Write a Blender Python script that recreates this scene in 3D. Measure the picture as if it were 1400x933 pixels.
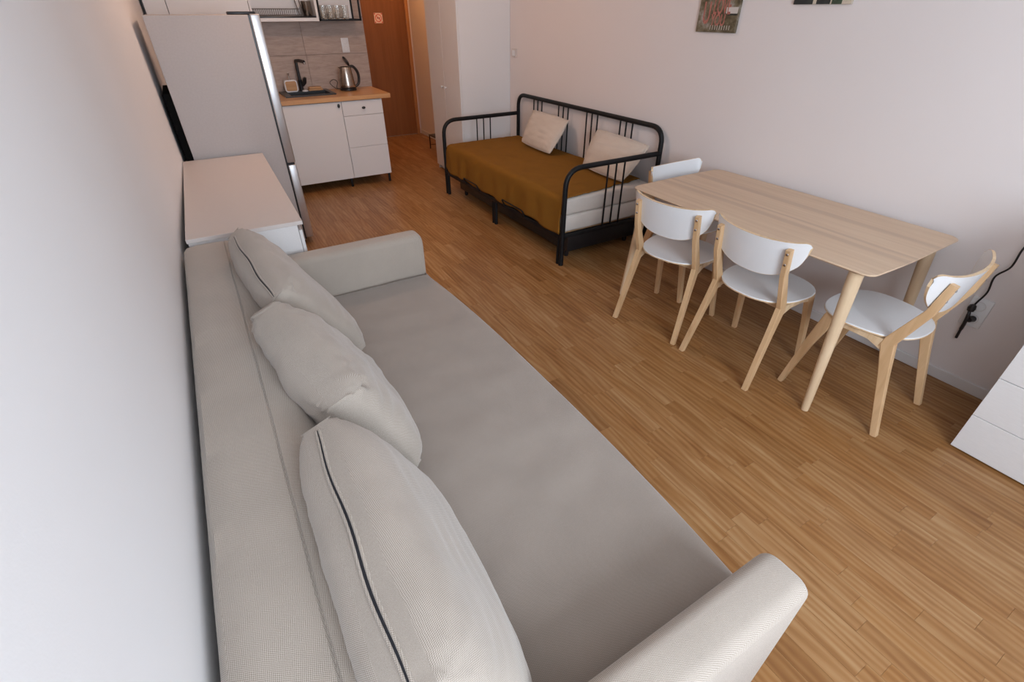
import bpy, bmesh, math, random
from mathutils import Vector, Matrix, noise, Euler
for o in list(bpy.data.objects): bpy.data.objects.remove(o)
S = bpy.context.scene
COL = S.collection
PI = math.pi
V = Vector

# ---------------------------------------------------------------- camera
CX, CZ, YAW, PIT, FPX = 0.4085, 1.6253, 0.5394, 0.6035, 656.86
cam = bpy.data.cameras.new('camera'); cam.sensor_width = 36; cam.lens = FPX * 36 / 1400
cam.clip_start = 0.02
co = bpy.data.objects.new('camera', cam); COL.objects.link(co)
co.location = (CX, 0, CZ); co.rotation_euler = (PI / 2 - PIT, 0, -YAW)
S.camera = co
# ---------------------------------------------------------------- world, light, exposure
S.view_settings.view_transform = 'Standard'; S.view_settings.look = 'None'
S.view_settings.gamma = 1; S.view_settings.use_curve_mapping = False
S.view_settings.exposure = 0.12
W = bpy.data.worlds.new('sky'); S.world = W; W.use_nodes = True
W.node_tree.nodes['Background'].inputs[0].default_value = (.62, .78, 1, 1)
W.node_tree.nodes['Background'].inputs[1].default_value = 1.2

def area(name, loc, rot, sx, sy, power, col):
    l = bpy.data.lights.new(name, 'AREA'); l.shape = 'RECTANGLE'; l.size = sx; l.size_y = sy
    l.energy = power; l.color = col
    o = bpy.data.objects.new(name, l); COL.objects.link(o); o.location = loc; o.rotation_euler = rot
    return o
# daylight entering by the window of the near wall, and the warm hall and kitchen ceiling lamps
area('window_daylight', (1.02, -1.54, 1.68), (PI / 2, 0, 0), 1.45, 1.25, 73, (.80, .90, 1))
def point(name, loc, power, col, r=.08):
    l = bpy.data.lights.new(name, 'POINT'); l.energy = power; l.color = col; l.shadow_soft_size = r
    o = bpy.data.objects.new(name, l); COL.objects.link(o); o.location = loc
point('hall_lamp_light', (2.95, 6.95, 2.36), 11, (1, .44, .14))
point('room_lamp_light', (1.55, 4.1, 2.36), 22, (1, .66, .48))

# ---------------------------------------------------------------- materials
def new_mat(name):
    m = bpy.data.materials.new(name); m.use_nodes = True
    nt = m.node_tree; b = nt.nodes['Principled BSDF']
    return m, nt, b
def N(nt, t, **kw):
    n = nt.nodes.new(t)
    for k, v in kw.items(): setattr(n, k, v)
    return n
def mapping(nt, scale, rot=(0, 0, 0), coord='Object'):
    tc = N(nt, 'ShaderNodeTexCoord'); mp = N(nt, 'ShaderNodeMapping')
    mp.inputs['Scale'].default_value = scale; mp.inputs['Rotation'].default_value = rot
    nt.links.new(tc.outputs[coord], mp.inputs[0]); return mp.outputs[0]
def noise_t(nt, vec, scale, detail=3, rough=.5, dist=0):
    n = N(nt, 'ShaderNodeTexNoise'); n.inputs['Scale'].default_value = scale
    n.inputs['Detail'].default_value = detail; n.inputs['Roughness'].default_value = rough
    n.inputs['Distortion'].default_value = dist
    nt.links.new(vec, n.inputs['Vector']); return n.outputs[0]
def ramp(nt, fac, stops):
    r = N(nt, 'ShaderNodeValToRGB'); e = r.color_ramp.elements
    while len(e) < len(stops): e.new(.5)
    for i, (p, c) in enumerate(stops):
        e[i].position = p; e[i].color = (*c, 1) if len(c) == 3 else c
    nt.links.new(fac, r.inputs[0]); return r.outputs[0]
def bump(nt, b, h, strength, dist=.002):
    n = N(nt, 'ShaderNodeBump'); n.inputs['Strength'].default_value = strength; n.inputs['Distance'].default_value = dist
    nt.links.new(h, n.inputs['Height']); nt.links.new(n.outputs[0], b.inputs['Normal'])
def math_n(nt, op, a, b_):
    n = N(nt, 'ShaderNodeMath', operation=op)
    for i, x in enumerate((a, b_)):
        if isinstance(x, (int, float)): n.inputs[i].default_value = x
        else: nt.links.new(x, n.inputs[i])
    return n.outputs[0]
def mixc(nt, fac, a, b_, mode='MIX'):
    n = N(nt, 'ShaderNodeMix', data_type='RGBA', blend_type=mode)
    for i, x in ((0, fac), (6, a), (7, b_)):
        if isinstance(x, (int, float)): n.inputs[i].default_value = x
        elif isinstance(x, tuple): n.inputs[i].default_value = (*x, 1)
        else: nt.links.new(x, n.inputs[i])
    return n.outputs[2]
def plain(name, col, rough=.5, metal=0, nz=0, nscale=40, bmp=0, spec=.5, stretch=(1, 1, 1)):
    m, nt, b = new_mat(name)
    b.inputs['Base Color'].default_value = (*col, 1)
    b.inputs['Roughness'].default_value = rough; b.inputs['Metallic'].default_value = metal
    b.inputs['Specular IOR Level'].default_value = spec
    v = mapping(nt, stretch); f = noise_t(nt, v, nscale)
    if nz:
        lo = tuple(max(0, c * (1 - nz)) for c in col); hi = tuple(min(1, c * (1 + nz)) for c in col)
        nt.links.new(ramp(nt, f, [(.3, lo), (.7, hi)]), b.inputs['Base Color'])
    if bmp: bump(nt, b, f, bmp)
    return m
def weave(name, dark, light, period, bstr=.5, rough=.95, contrast=1.0, sheen=.3, twill=True):
    m, nt, b = new_mat(name)
    k = 2 * PI / period
    tc = N(nt, 'ShaderNodeTexCoord'); sp = N(nt, 'ShaderNodeSeparateXYZ')
    # slight irregularity of the yarn
    nz = N(nt, 'ShaderNodeTexNoise'); nz.inputs['Scale'].default_value = 55; nz.inputs['Detail'].default_value = 2
    nt.links.new(tc.outputs['UV'], nz.inputs['Vector'])
    va = N(nt, 'ShaderNodeVectorMath', operation='MULTIPLY_ADD')
    nt.links.new(nz.outputs[1], va.inputs[0]); va.inputs[1].default_value = (period * .75,) * 3
    nt.links.new(tc.outputs['UV'], va.inputs[2]); nt.links.new(va.outputs[0], sp.inputs[0])
    x, y, z = sp.outputs
    xz = x
    a1 = math_n(nt, 'SINE', math_n(nt, 'MULTIPLY', math_n(nt, 'ADD', math_n(nt, 'MULTIPLY', xz, 1.0), math_n(nt, 'MULTIPLY', y, .55)), k), 0)
    a2 = math_n(nt, 'SINE', math_n(nt, 'MULTIPLY', math_n(nt, 'ADD', math_n(nt, 'MULTIPLY', xz, .45 if twill else 0), math_n(nt, 'MULTIPLY', y, -1.0)), k * .8), 0)
    h = math_n(nt, 'ADD', math_n(nt, 'MULTIPLY', math_n(nt, 'MULTIPLY', a1, a2), .5 * contrast), .5)
    fine = noise_t(nt, mapping(nt, (1, 1, 1)), 900, 1)
    h2 = math_n(nt, 'ADD', math_n(nt, 'MULTIPLY', h, .65), math_n(nt, 'MULTIPLY', fine, .35))
    big = noise_t(nt, mapping(nt, (1, 1, 1)), 7, 3)
    c = ramp(nt, h2, [(.2, dark), (.8, light)])
    c2 = mixc(nt, 1.0, c, ramp(nt, big, [(.3, (.93, .93, .93)), (.7, (1, 1, 1))]), 'MULTIPLY')
    nt.links.new(c2, b.inputs['Base Color'])
    b.inputs['Roughness'].default_value = rough; b.inputs['Specular IOR Level'].default_value = .15
    b.inputs['Sheen Weight'].default_value = sheen
    bump(nt, b, h2, bstr, .0012)
    return m
def wood(name, c1, c2, axis=1, scale=30, rough=.45, attr=None):
    m, nt, b = new_mat(name)
    sc = [1, 1, 1]; sc[axis] = .07
    vec = mapping(nt, tuple(sc))
    f = noise_t(nt, vec, scale, 4, .6, .4)
    col = ramp(nt, f, [(.3, c1), (.7, c2)])
    nt.links.new(col, b.inputs['Base Color']); b.inputs['Roughness'].default_value = rough
    bump(nt, b, f, .12, .001)
    return m

M = {}
def wall_mat(name, col, stripes=False):
    m, nt, b = new_mat(name)
    f = noise_t(nt, mapping(nt, (1, 1, 1)), 260, 3)
    big = noise_t(nt, mapping(nt, (1, 1, 1)), 1.3, 2)
    c = ramp(nt, big, [(.3, tuple(x * .97 for x in col)), (.7, col)])
    nt.links.new(c, b.inputs['Base Color']); b.inputs['Roughness'].default_value = .85
    b.inputs['Specular IOR Level'].default_value = .2
    bump(nt, b, f, .15, .001); return m
M['wall'] = wall_mat('painted_wall', (.80, .745, .735))
M['wall_left'] = wall_mat('painted_wall_left_lit', (.86, .85, .86))  # wall paint whitened: stronger daylight on the left wall put into its colour
M['ceiling'] = wall_mat('ceiling_paint', (.82, .80, .78))
M['trim'] = plain('trim_white', (.74, .72, .72), .45, bmp=.02)
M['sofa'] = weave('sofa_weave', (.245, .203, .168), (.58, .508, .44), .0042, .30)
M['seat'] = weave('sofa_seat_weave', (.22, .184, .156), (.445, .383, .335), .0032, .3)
M['zip'] = plain('zip_black', (.006, .007, .012), .5)
M['wlam'] = plain('white_laminate', (.74, .72, .715), .42, nz=.02, nscale=30, bmp=.10, stretch=(6, 1, 6))
M['wlam2'] = plain('white_laminate_warm', (.66, .60, .57), .4, nz=.015, nscale=30, bmp=.05, stretch=(1, 6, 6))
M['kwhite'] = plain('kitchen_white', (.78, .77, .775), .4, bmp=.02)
M['gap'] = plain('shadow_gap_board', (.25, .24, .23), .8)
M['black'] = plain('black_metal', (.006, .0065, .008), .5, nz=.1, bmp=.02, spec=.3)
M['matte'] = plain('matte_black', (.006, .006, .006), .9, spec=.05)
M['bplastic'] = plain('black_plastic', (.012, .012, .014), .35)
M['sink'] = plain('black_composite', (.02, .024, .03), .35, nz=.2, nscale=200)
M['white'] = plain('white_lacquer', (.80, .81, .83), .35, bmp=.01)
M['fridge'] = plain('fridge_silver', (.52, .475, .46), .55, spec=.3, nz=.03, nscale=90, bmp=.02)
M['fridge_door'] = plain('fridge_door_steel', (.62, .61, .62), .3, metal=.8, nz=.03, nscale=60, bmp=.01, stretch=(1, 1, .05))
M['steel'] = plain('brushed_steel', (.46, .40, .35), .24, metal=1, nz=.1, nscale=60, stretch=(1, 1, .04))
M['chrome'] = plain('chrome', (.7, .7, .7), .15, metal=1)
M['wire'] = plain('wire_grey', (.12, .10, .09), .4, metal=.6)
M['birch'] = wood('birch_ply', (.56, .35, .18), (.70, .47, .27), 2, 26)
M['birch_edge'] = wood('birch_edge', (.62, .43, .25), (.78, .60, .40), 2, 40)
M['legwood'] = wood('pale_ash_leg', (.66, .48, .30), (.78, .60, .41), 2, 26)
M['counter'] = wood('oak_counter', (.50, .25, .10), (.68, .38, .17), 0, 22, .35)
M['bamboo'] = wood('bamboo', (.45, .24, .10), (.56, .32, .15), 0, 40, .5)
M['door'] = wood('veneer_door', (.21, .078, .022), (.27, .105, .034), 2, 18, .4)
M['doorframe'] = wood('veneer_frame', (.42, .19, .065), (.52, .25, .10), 2, 18, .4)
M['sheet'] = weave('cotton_sheet', (.66, .60, .55), (.74, .69, .64), .0016, .15, contrast=.4)
M['pillow'] = weave('linen_pillow', (.60, .50, .42), (.74, .64, .55), .0022, .3, contrast=.5)
M['blanket'] = weave('ochre_blanket', (.195, .083, .011), (.30, .138, .020), .006, .6, contrast=.8, sheen=0)
M['print_red'] = plain('print_red', (.42, .15, .12), .6, nz=.3, nscale=60)
M['print_white'] = plain('print_white', (.62, .58, .55), .6)
M['print_dark'] = plain('print_dark', (.02, .026, .026), .6, nz=.5, nscale=20)
M['print_green'] = plain('print_green', (.05, .085, .05), .6, nz=.4, nscale=20)
M['print_cream'] = plain('print_cream', (.60, .52, .42), .6, nz=.06)
M['sign'] = plain('sign_white', (.80, .62, .52), .5)
M['signred'] = plain('sign_red', (.62, .10, .06), .5)
def m_print():
    m, nt, b = new_mat('street_photo_print')
    f = noise_t(nt, mapping(nt, (1, 1, 1)), 14, 5, .65)
    nt.links.new(ramp(nt, f, [(.3, (.03, .025, .015)), (.45, (.12, .095, .05)), (.55, (.20, .17, .12)), (.7, (.36, .33, .30))]), b.inputs['Base Color'])
    b.inputs['Roughness'].default_value = .6; return m
M['photo'] = m_print()
def m_glass():
    m, nt, b = new_mat('clear_glass')
    b.inputs['Base Color'].default_value = (.95, .97, .97, 1); b.inputs['Roughness'].default_value = .03
    b.inputs['Transmission Weight'].default_value = 1; b.inputs['IOR'].default_value = 1.45
    return m
M['glass'] = m_glass()
def m_lamp():
    m, nt, b = new_mat('lamp_opal')
    b.inputs['Base Color'].default_value = (.8, .7, .6, 1)
    b.inputs['Emission Color'].default_value = (1, .6, .3, 1); b.inputs['Emission Strength'].default_value = 3
    return m
M['opal'] = m_lamp()
def m_tile():
    m, nt, b = new_mat('wood_look_tile')
    v = mapping(nt, (1, 1, 6)); f = noise_t(nt, v, 5, 6, .62, .6)
    g = noise_t(nt, mapping(nt, (2, 1, 30)), 6, 4, .6)
    c = ramp(nt, f, [(.28, (.33, .24, .195)), (.5, (.46, .355, .30)), (.75, (.55, .435, .375))])
    nt.links.new(mixc(nt, .35, c, ramp(nt, g, [(.3, (.28, .21, .18)), (.7, (.52, .42, .37))])), b.inputs['Base Color'])
    b.inputs['Roughness'].default_value = .45; bump(nt, b, g, .1, .001); return m
M['tile'] = m_tile()
M['grout'] = plain('grout', (.20, .155, .135), .9)
def m_floor():
    m, nt, b = new_mat('laminate_strip')
    at = N(nt, 'ShaderNodeAttribute', attribute_name='tone')
    tone = at.outputs['Fac']
    tc = N(nt, 'ShaderNodeTexCoord')
    geo = N(nt, 'ShaderNodeNewGeometry')
    cmb = N(nt, 'ShaderNodeCombineXYZ')
    nt.links.new(math_n(nt, 'MULTIPLY', tone, 37.0), cmb.inputs[0]); nt.links.new(math_n(nt, 'MULTIPLY', tone, 91.0), cmb.inputs[1])
    nt.links.new(math_n(nt, 'MULTIPLY', tone, 13.0), cmb.inputs[2])
    ad = N(nt, 'ShaderNodeVectorMath', operation='ADD')
    nt.links.new(geo.outputs['Position'], ad.inputs[0]); nt.links.new(cmb.outputs[0], ad.inputs[1])
    def mp(sc):
        q = N(nt, 'ShaderNodeMapping'); q.inputs['Scale'].default_value = sc; nt.links.new(ad.outputs[0], q.inputs[0]); return q.outputs[0]
    f = noise_t(nt, mp((1, .10, 1)), 12, 6, .60, 1.4)          # long streaks
    g = noise_t(nt, mp((1, .22, 1)), 7, 3, .5, 2.5)           # cathedral figure
    w = N(nt, 'ShaderNodeTexWave', wave_type='BANDS', bands_direction='X')
    w.inputs['Scale'].default_value = 11; w.inputs['Distortion'].default_value = 11; w.inputs['Detail'].default_value = 2
    w.inputs['Detail Scale'].default_value = .7
    nt.links.new(mp((1, .20, 1)), w.inputs['Vector'])
    h = math_n(nt, 'ADD', math_n(nt, 'MULTIPLY', f, .50), math_n(nt, 'ADD', math_n(nt, 'MULTIPLY', g, .36), math_n(nt, 'MULTIPLY', w.outputs[1], .14)))
    c = ramp(nt, h, [(.30, (.215, .088, .025)), (.5, (.325, .158, .057)), (.70, (.425, .250, .115))])
    t2 = ramp(nt, tone, [(0, (.80, .76, .70)), (.3, (.97, .93, .84)), (.7, (1.0, 1.02, 1.04)), (1, (1.08, 1.15, 1.25))])
    nt.links.new(mixc(nt, 1, c, t2, 'MULTIPLY'), b.inputs['Base Color'])
    b.inputs['Roughness'].default_value = .38; b.inputs['Specular IOR Level'].default_value = .35
    bump(nt, b, f, .10, .0006); return m
M['floor'] = m_floor()
M['floorbase'] = plain('floor_joint', (.17, .085, .035), .7)
def m_tabletop():
    m, nt, b = new_mat('ash_tabletop')
    tc = N(nt, 'ShaderNodeTexCoord'); sp = N(nt, 'ShaderNodeSeparateXYZ'); nt.links.new(tc.outputs['Object'], sp.inputs[0])
    f = noise_t(nt, mapping(nt, (1, .05, 1)), 38, 5, .6, .3)
    big = noise_t(nt, mapping(nt, (1, .12, 1)), 9, 2, .5, .2)
    c = ramp(nt, f, [(.3, (.60, .43, .295)), (.7, (.69, .52, .37))])
    # two groups of darker lengthwise veneer bands
    xx = math_n(nt, 'ADD', sp.outputs[0], math_n(nt, 'MULTIPLY', math_n(nt, 'SUBTRACT', big, .5), .05))
    def band(x0, wd):
        d = math_n(nt, 'ABSOLUTE', math_n(nt, 'SUBTRACT', xx, x0), 0)
        n = N(nt, 'ShaderNodeMapRange', interpolation_type='SMOOTHSTEP')
        nt.links.new(d, n.inputs[0]); n.inputs[1].default_value = wd; n.inputs[2].default_value = wd * .35
        n.inputs[3].default_value = 0; n.inputs[4].default_value = 1; return n.outputs[0]
    bb = None
    for x0, wd in ((-.115, .034), (-.045, .018), (.165, .040)):
        q = band(x0, wd); bb = q if bb is None else math_n(nt, 'ADD', bb, q)
    fac = math_n(nt, 'MULTIPLY', bb, .38)
    nt.links.new(mixc(nt, fac, c, (.42, .29, .21)), b.inputs['Base Color'])
    b.inputs['Roughness'].default_value = .42; bump(nt, b, f, .08, .0006); return m
M['tabletop'] = m_tabletop()

# ---------------------------------------------------------------- object helpers
def setp(o, label=None, cat=None, group=None, kind=None):
    if label: o['label'] = label
    if cat: o['category'] = cat
    if group: o['group'] = group
    if kind: o['kind'] = kind
    return o
def thing(name, label, cat, loc=(0, 0, 0), rz=0, group=None):
    o = bpy.data.objects.new(name, None); COL.objects.link(o); o.empty_display_size = .05
    o.location = loc; o.rotation_euler = (0, 0, rz)
    return setp(o, label, cat, group)
class MB:
    """collects shapes and links them as ONE mesh object"""
    def __init__(s): s.bm = bmesh.new()
    def box(s, x0, x1, y0, y1, z0, z1, bev=0, seg=2, rot=None):
        r = bmesh.ops.create_cube(s.bm, size=1)['verts']
        bmesh.ops.scale(s.bm, vec=(x1 - x0, y1 - y0, z1 - z0), verts=r)
        if rot is not None: bmesh.ops.rotate(s.bm, cent=(0, 0, 0), matrix=rot, verts=r)
        bmesh.ops.translate(s.bm, vec=((x0 + x1) / 2, (y0 + y1) / 2, (z0 + z1) / 2), verts=r)
        if bev:
            es = list({e for v in r for e in v.link_edges})
            bmesh.ops.bevel(s.bm, geom=es, offset=bev, segments=seg, affect='EDGES', profile=.5)
        return s
    def ring_loft(s, rings, cap=True, closed=False):
        vs = [[s.bm.verts.new(p) for p in r] for r in rings]
        n = len(rings[0]); m = len(rings)
        for i in range(m if closed else m - 1):
            a, b = vs[i], vs[(i + 1) % m]
            for j in range(n):
                s.bm.faces.new((a[j], a[(j + 1) % n], b[(j + 1) % n], b[j]))
        if cap and not closed:
            s.bm.faces.new(vs[0][::-1]); s.bm.faces.new(vs[-1])
        return s
    def tube(s, pts, r, n=10, sub=0, closed=False):
        P = [V(p) for p in pts]
        R = list(r) if isinstance(r, (list, tuple)) else [r] * len(P)
        rings = []; prev = None
        for i, p in enumerate(P):
            if closed: d = (P[(i + 1) % len(P)] - P[i - 1]).normalized()
            elif i == 0: d = (P[1] - P[0]).normalized()
            elif i == len(P) - 1: d = (P[-1] - P[-2]).normalized()
            else: d = ((P[i + 1] - p).normalized() + (p - P[i - 1]).normalized()).normalized()
            if prev is None:
                a = d.orthogonal().normalized()
            else:
                a = (prev - d * prev.dot(d)).normalized()
            prev = a; b = d.cross(a)
            rings.append([p + (a * math.cos(2 * PI * k / n) + b * math.sin(2 * PI * k / n)) * R[i] for k in range(n)])
        return s.ring_loft(rings, closed=closed)
    def lathe(s, prof, c=(0, 0, 0), n=28):
        rings = [[(c[0] + r * math.cos(2 * PI * k / n), c[1] + r * math.sin(2 * PI * k / n), c[2] + z) for k in range(n)] for r, z in prof]
        return s.ring_loft(rings)
    def prism(s, poly, h0, h1, axis='z', bev=0):
        """poly in the two other axes, extruded along axis"""
        def mk(p, h):
            if axis == 'z': return (p[0], p[1], h)
            if axis == 'y': return (p[0], h, p[1])
            return (h, p[0], p[1])
        before = set(s.bm.edges)
        s.ring_loft([[mk(p, h0) for p in poly], [mk(p, h1) for p in poly]])
        if bev:
            es = [e for e in s.bm.edges if e not in before and e.is_manifold and e.calc_face_angle(0) > .6]
            bmesh.ops.bevel(s.bm, geom=es, offset=bev, segments=2, affect='EDGES', profile=.5)
        return s
    def sheet(s, pts, thick=None):
        """grid of points pts[i][j]"""
        vs = [[s.bm.verts.new(p) for p in r] for r in pts]
        for i in range(len(pts) - 1):
            for j in range(len(pts[0]) - 1):
                s.bm.faces.new((vs[i][j], vs[i + 1][j], vs[i + 1][j + 1], vs[i][j + 1]))
        return s
    def build(s, name, mat, parent=None, smooth=35, off=None, label=None):
        bm = s.bm
        bmesh.ops.recalc_face_normals(bm, faces=bm.faces)
        if off is None and parent is not None and parent.rotation_euler.z == 0:
            off = V((0, 0, 0)); q = parent
            while q is not None: off = off + V(q.location); q = q.parent
        if off is not None: bmesh.ops.translate(bm, vec=-V(off), verts=bm.verts)
        # metric UVs: the builder's own (cushions) or a box projection
        uvl = bm.loops.layers.uv.new('UVMap'); su = bm.verts.layers.float_vector.get('uvm')
        for f in bm.faces:
            nx_, ny_, nz_ = abs(f.normal.x), abs(f.normal.y), abs(f.normal.z)
            for lp in f.loops:
                c = lp.vert.co
                if su is not None: lp[uvl].uv = lp.vert[su][:2]
                elif nz_ >= nx_ and nz_ >= ny_: lp[uvl].uv = (c.x, c.y)
                elif nx_ >= ny_: lp[uvl].uv = (c.z, c.y)
                else: lp[uvl].uv = (c.x, c.z)
        me = bpy.data.meshes.new(name); bm.to_mesh(me); bm.free()
        me.materials.append(mat)
        if smooth:
            me.shade_smooth()
            try: me.set_sharp_from_angle(angle=math.radians(smooth))
            except Exception: pass
        o = bpy.data.objects.new(name, me); COL.objects.link(o)
        if parent is not None: o.parent = parent
        if label: o['label'] = label
        return o
def copy_tree(o, parent=None):
    c = o.copy(); COL.objects.link(c)
    if parent is not None: c.parent = parent
    for ch in list(o.children): copy_tree(ch, c)
    return c
L0 = (0, 0, 0)
def rrect(x0, x1, y0, y1, r, n=6):
    P = []
    for cx, cy, a0 in ((x1 - r, y0 + r, -PI / 2), (x1 - r, y1 - r, 0), (x0 + r, y1 - r, PI / 2), (x0 + r, y0 + r, PI)):
        for k in range(n + 1):
            a = a0 + PI / 2 * k / n; P.append((cx + r * math.cos(a), cy + r * math.sin(a)))
    return P
def arc_path(pts, r, n=6):
    """polyline with rounded corners"""
    P = [V(p) for p in pts]; out = [P[0]]
    for i in range(1, len(P) - 1):
        a = (P[i - 1] - P[i]).normalized(); b = (P[i + 1] - P[i]).normalized()
        A = P[i] + a * r; B = P[i] + b * r
        for k in range(n + 1):
            t = k / n; out.append(A * (1 - t) ** 2 + P[i] * 2 * t * (1 - t) + B * t * t)
    out.append(P[-1]); return out
def spline(pts, n=8):
    P = [V(p) for p in pts]; out = []
    for i in range(len(P) - 1):
        p0 = P[max(i - 1, 0)]; p1 = P[i]; p2 = P[i + 1]; p3 = P[min(i + 2, len(P) - 1)]
        for k in range(n):
            t = k / n
            out.append(.5 * ((2 * p1) + (-p0 + p2) * t + (2 * p0 - 5 * p1 + 4 * p2 - p3) * t * t + (-p0 + 3 * p1 - 3 * p2 + p3) * t ** 3))
    out.append(P[-1]); return out

XL, XR, YN, YF, ZC, YK = .15, 3.40, -1.50, 7.82, 2.55, 6.17
# ================================================================ SETTING
fl = MB().box(XL - .1, XR + .1, YN - .1, YF + .1, -.1, -.0012).build('floor', M['floorbase']); fl['kind'] = 'structure'
random.seed(5)
def to_px(p):
    fw = V((math.sin(YAW) * math.cos(PIT), math.cos(YAW) * math.cos(PIT), -math.sin(PIT)))
    rt = V((math.cos(YAW), -math.sin(YAW), 0)); up = rt.cross(fw); d = V(p) - V((CX, 0, CZ))
    z = d.dot(fw)
    return (700 + FPX * d.dot(rt) / z, 466.5 - FPX * d.dot(up) / z, z)
PW = .0655
strips = []
ncol = int(math.ceil((XR - XL) / PW))
for i in range(ncol):
    x0 = XL + i * PW; x1 = min(x0 + PW, XR)
    y = YN - random.random() * .5
    while y < YF:
        Ln = random.uniform(.32, .62); y0 = max(y, YN); y1 = min(y + Ln, YF); y += Ln
        if y1 - y0 < .01: continue
        c = ((x0 + x1) / 2, (y0 + y1) / 2, 0)
        px, py, z = to_px(c)
        vis = z > .2 and -60 < px < 1460 and -60 < py < 1000 and not (c[0] < 1.22 and c[1] < 2.9) and not (c[0] < .9 and c[1] < 4.9) \
            and not (c[0] > 2.88 and c[1] < .3) and not (c[1] > YK and c[0] < 2.2) and not (c[0] > 2.81 and c[1] > 5.03 and c[1] < 5.8)
        area_px = (FPX / max(z, .1)) ** 2 * (x1 - x0) * (y1 - y0) * CZ / max(z, .1)
        strips.append((area_px if vis else 0, x0, x1, y0, y1, random.random()))
strips.sort(reverse=True)
def strip_mesh(mb, x0, x1, y0, y1, tone, lay):
    g = .00025; b = .0006; z = 0
    o_ = [(x0 + g, y0 + g), (x1 - g, y0 + g), (x1 - g, y1 - g), (x0 + g, y1 - g)]
    i_ = [(x0 + b, y0 + b), (x1 - b, y0 + b), (x1 - b, y1 - b), (x0 + b, y1 - b)]
    A = [mb.verts.new((*p, -.003)) for p in o_]; B = [mb.verts.new((*p, -.0004)) for p in o_]; Cc = [mb.verts.new((*p, 0)) for p in i_]
    for ring in (A, B, Cc):
        for v in ring: v[lay] = tone
    for k in range(4):
        mb.faces.new((A[k], A[(k + 1) % 4], B[(k + 1) % 4], B[k])); mb.faces.new((B[k], B[(k + 1) % 4], Cc[(k + 1) % 4], Cc[k]))
    mb.faces.new(Cc)
for k, (ar, x0, x1, y0, y1, tone) in enumerate(strips[:300]):
    bm = bmesh.new(); lay = bm.verts.layers.float.new('tone'); strip_mesh(bm, x0, x1, y0, y1, tone, lay)
    me = bpy.data.meshes.new('plank'); bm.to_mesh(me); bm.free(); me.materials.append(M['floor'])
    o = bpy.data.objects.new('plank', me); COL.objects.link(o); o.parent = fl
bm = bmesh.new(); lay = bm.verts.layers.float.new('tone')
for (ar, x0, x1, y0, y1, tone) in strips[300:]: strip_mesh(bm, x0, x1, y0, y1, tone, lay)
me = bpy.data.meshes.new('far_planks'); bm.to_mesh(me); bm.free(); me.materials.append(M['floor'])
o = bpy.data.objects.new('far_planks', me); COL.objects.link(o); o.parent = fl; o['kind'] = 'stuff'

def struct(name, mb, mat, smooth=0): o = mb.build(name, mat, smooth=smooth); o['kind'] = 'structure'; return o
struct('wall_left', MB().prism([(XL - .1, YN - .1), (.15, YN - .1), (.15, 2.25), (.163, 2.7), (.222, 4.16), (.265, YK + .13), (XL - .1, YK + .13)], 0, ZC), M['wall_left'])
struct('wall_right', MB().box(XR, XR + .1, YN - .1, YF + .1, 0, ZC), M['wall'])
wk = struct('wall_kitchen', MB().box(XL, 2.222, YK, YK + .12, 0, ZC), M['wall'])
struct('wall_hall_left', MB().box(1.55, 1.65, YK + .12, YF, 0, ZC), M['wall'])
struct('ceiling', MB().box(XL - .1, XR + .1, YN - .1, YF + .1, ZC, ZC + .1), M['ceiling'])
# far wall with the door opening, near wall with the window opening
DX0, DX1, DZ = 2.46, 3.325, 2.0
struct('wall_far', MB().box(1.55, DX0 - .045, YF, YF + .1, 0, ZC).box(DX0 - .045, DX1 + .045, YF, YF + .1, DZ + .05, ZC).box(DX1 + .045, XR, YF, YF + .1, 0, ZC), M['wall'])
WX0, WX1, WZ0, WZ1 = .26, 1.8, 1.0, 2.36
struct('wall_near', MB().box(XL, WX0, YN - .1, YN, 0, ZC).box(WX1, XR, YN - .1, YN, 0, ZC).box(WX0, WX1, YN - .1, YN, 0, WZ0).box(WX0, WX1, YN - .1, YN, WZ1, ZC), M['wall'])
win = struct('window_1', MB().box(WX0, WX1, YN - .09, YN - .04, WZ0, WZ0 + .06).box(WX0, WX1, YN - .09, YN - .04, WZ1 - .06, WZ1)
             .box(WX0, WX0 + .06, YN - .09, YN - .04, WZ0, WZ1).box(WX1 - .06, WX1, YN - .09, YN - .04, WZ0, WZ1).box(1.0, 1.06, YN - .09, YN - .04, WZ0, WZ1), M['trim'])
MB().box(WX0 - .02, WX1 + .02, YN - .03, YN + .10, WZ0 - .03, WZ0, .004).build('window_sill', M['trim'], win)
# baseboards
def baseboard(name, x0, x1, y0, y1): return struct(name, MB().box(x0, x1, y0, y1, 0, .06, .004), M['trim'])
baseboard('baseboard_right', XR - .014, XR, YN, 5.02)
baseboard('baseboard_left', XL, XL + .014, YN, 2.3)
baseboard('baseboard_hall', XR - .014, XR, 5.82, YF - .02)
# entry door
dr = struct('door_1', MB().box(DX0 + .003, DX1 - .003, YF - .01, YF + .03, .005, DZ, .002), M['door'])
df = MB().box(DX0 - .045, DX0, YF - .03, YF + .04, 0, DZ + .05, .003).box(DX1, DX1 + .045, YF - .03, YF + .04, 0, DZ + .05, .003).box(DX0, DX1, YF - .03, YF + .04, DZ, DZ + .05, .003).build('door_frame', M['doorframe'], dr)
MB().tube([(DX0 + .07, YF - .01, 1.03), (DX0 + .07, YF - .06, 1.03), (DX0 + .18, YF - .06, 1.03)], .009).box(DX0 + .05, DX0 + .09, YF - .018, YF - .008, .93, 1.09, .003).build('door_handle', M['chrome'], dr)
MB().box(DX0, DX1, YF - .012, YF + .03, -.001, .006, .001).build('door_sill', M['gap'], dr)
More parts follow.
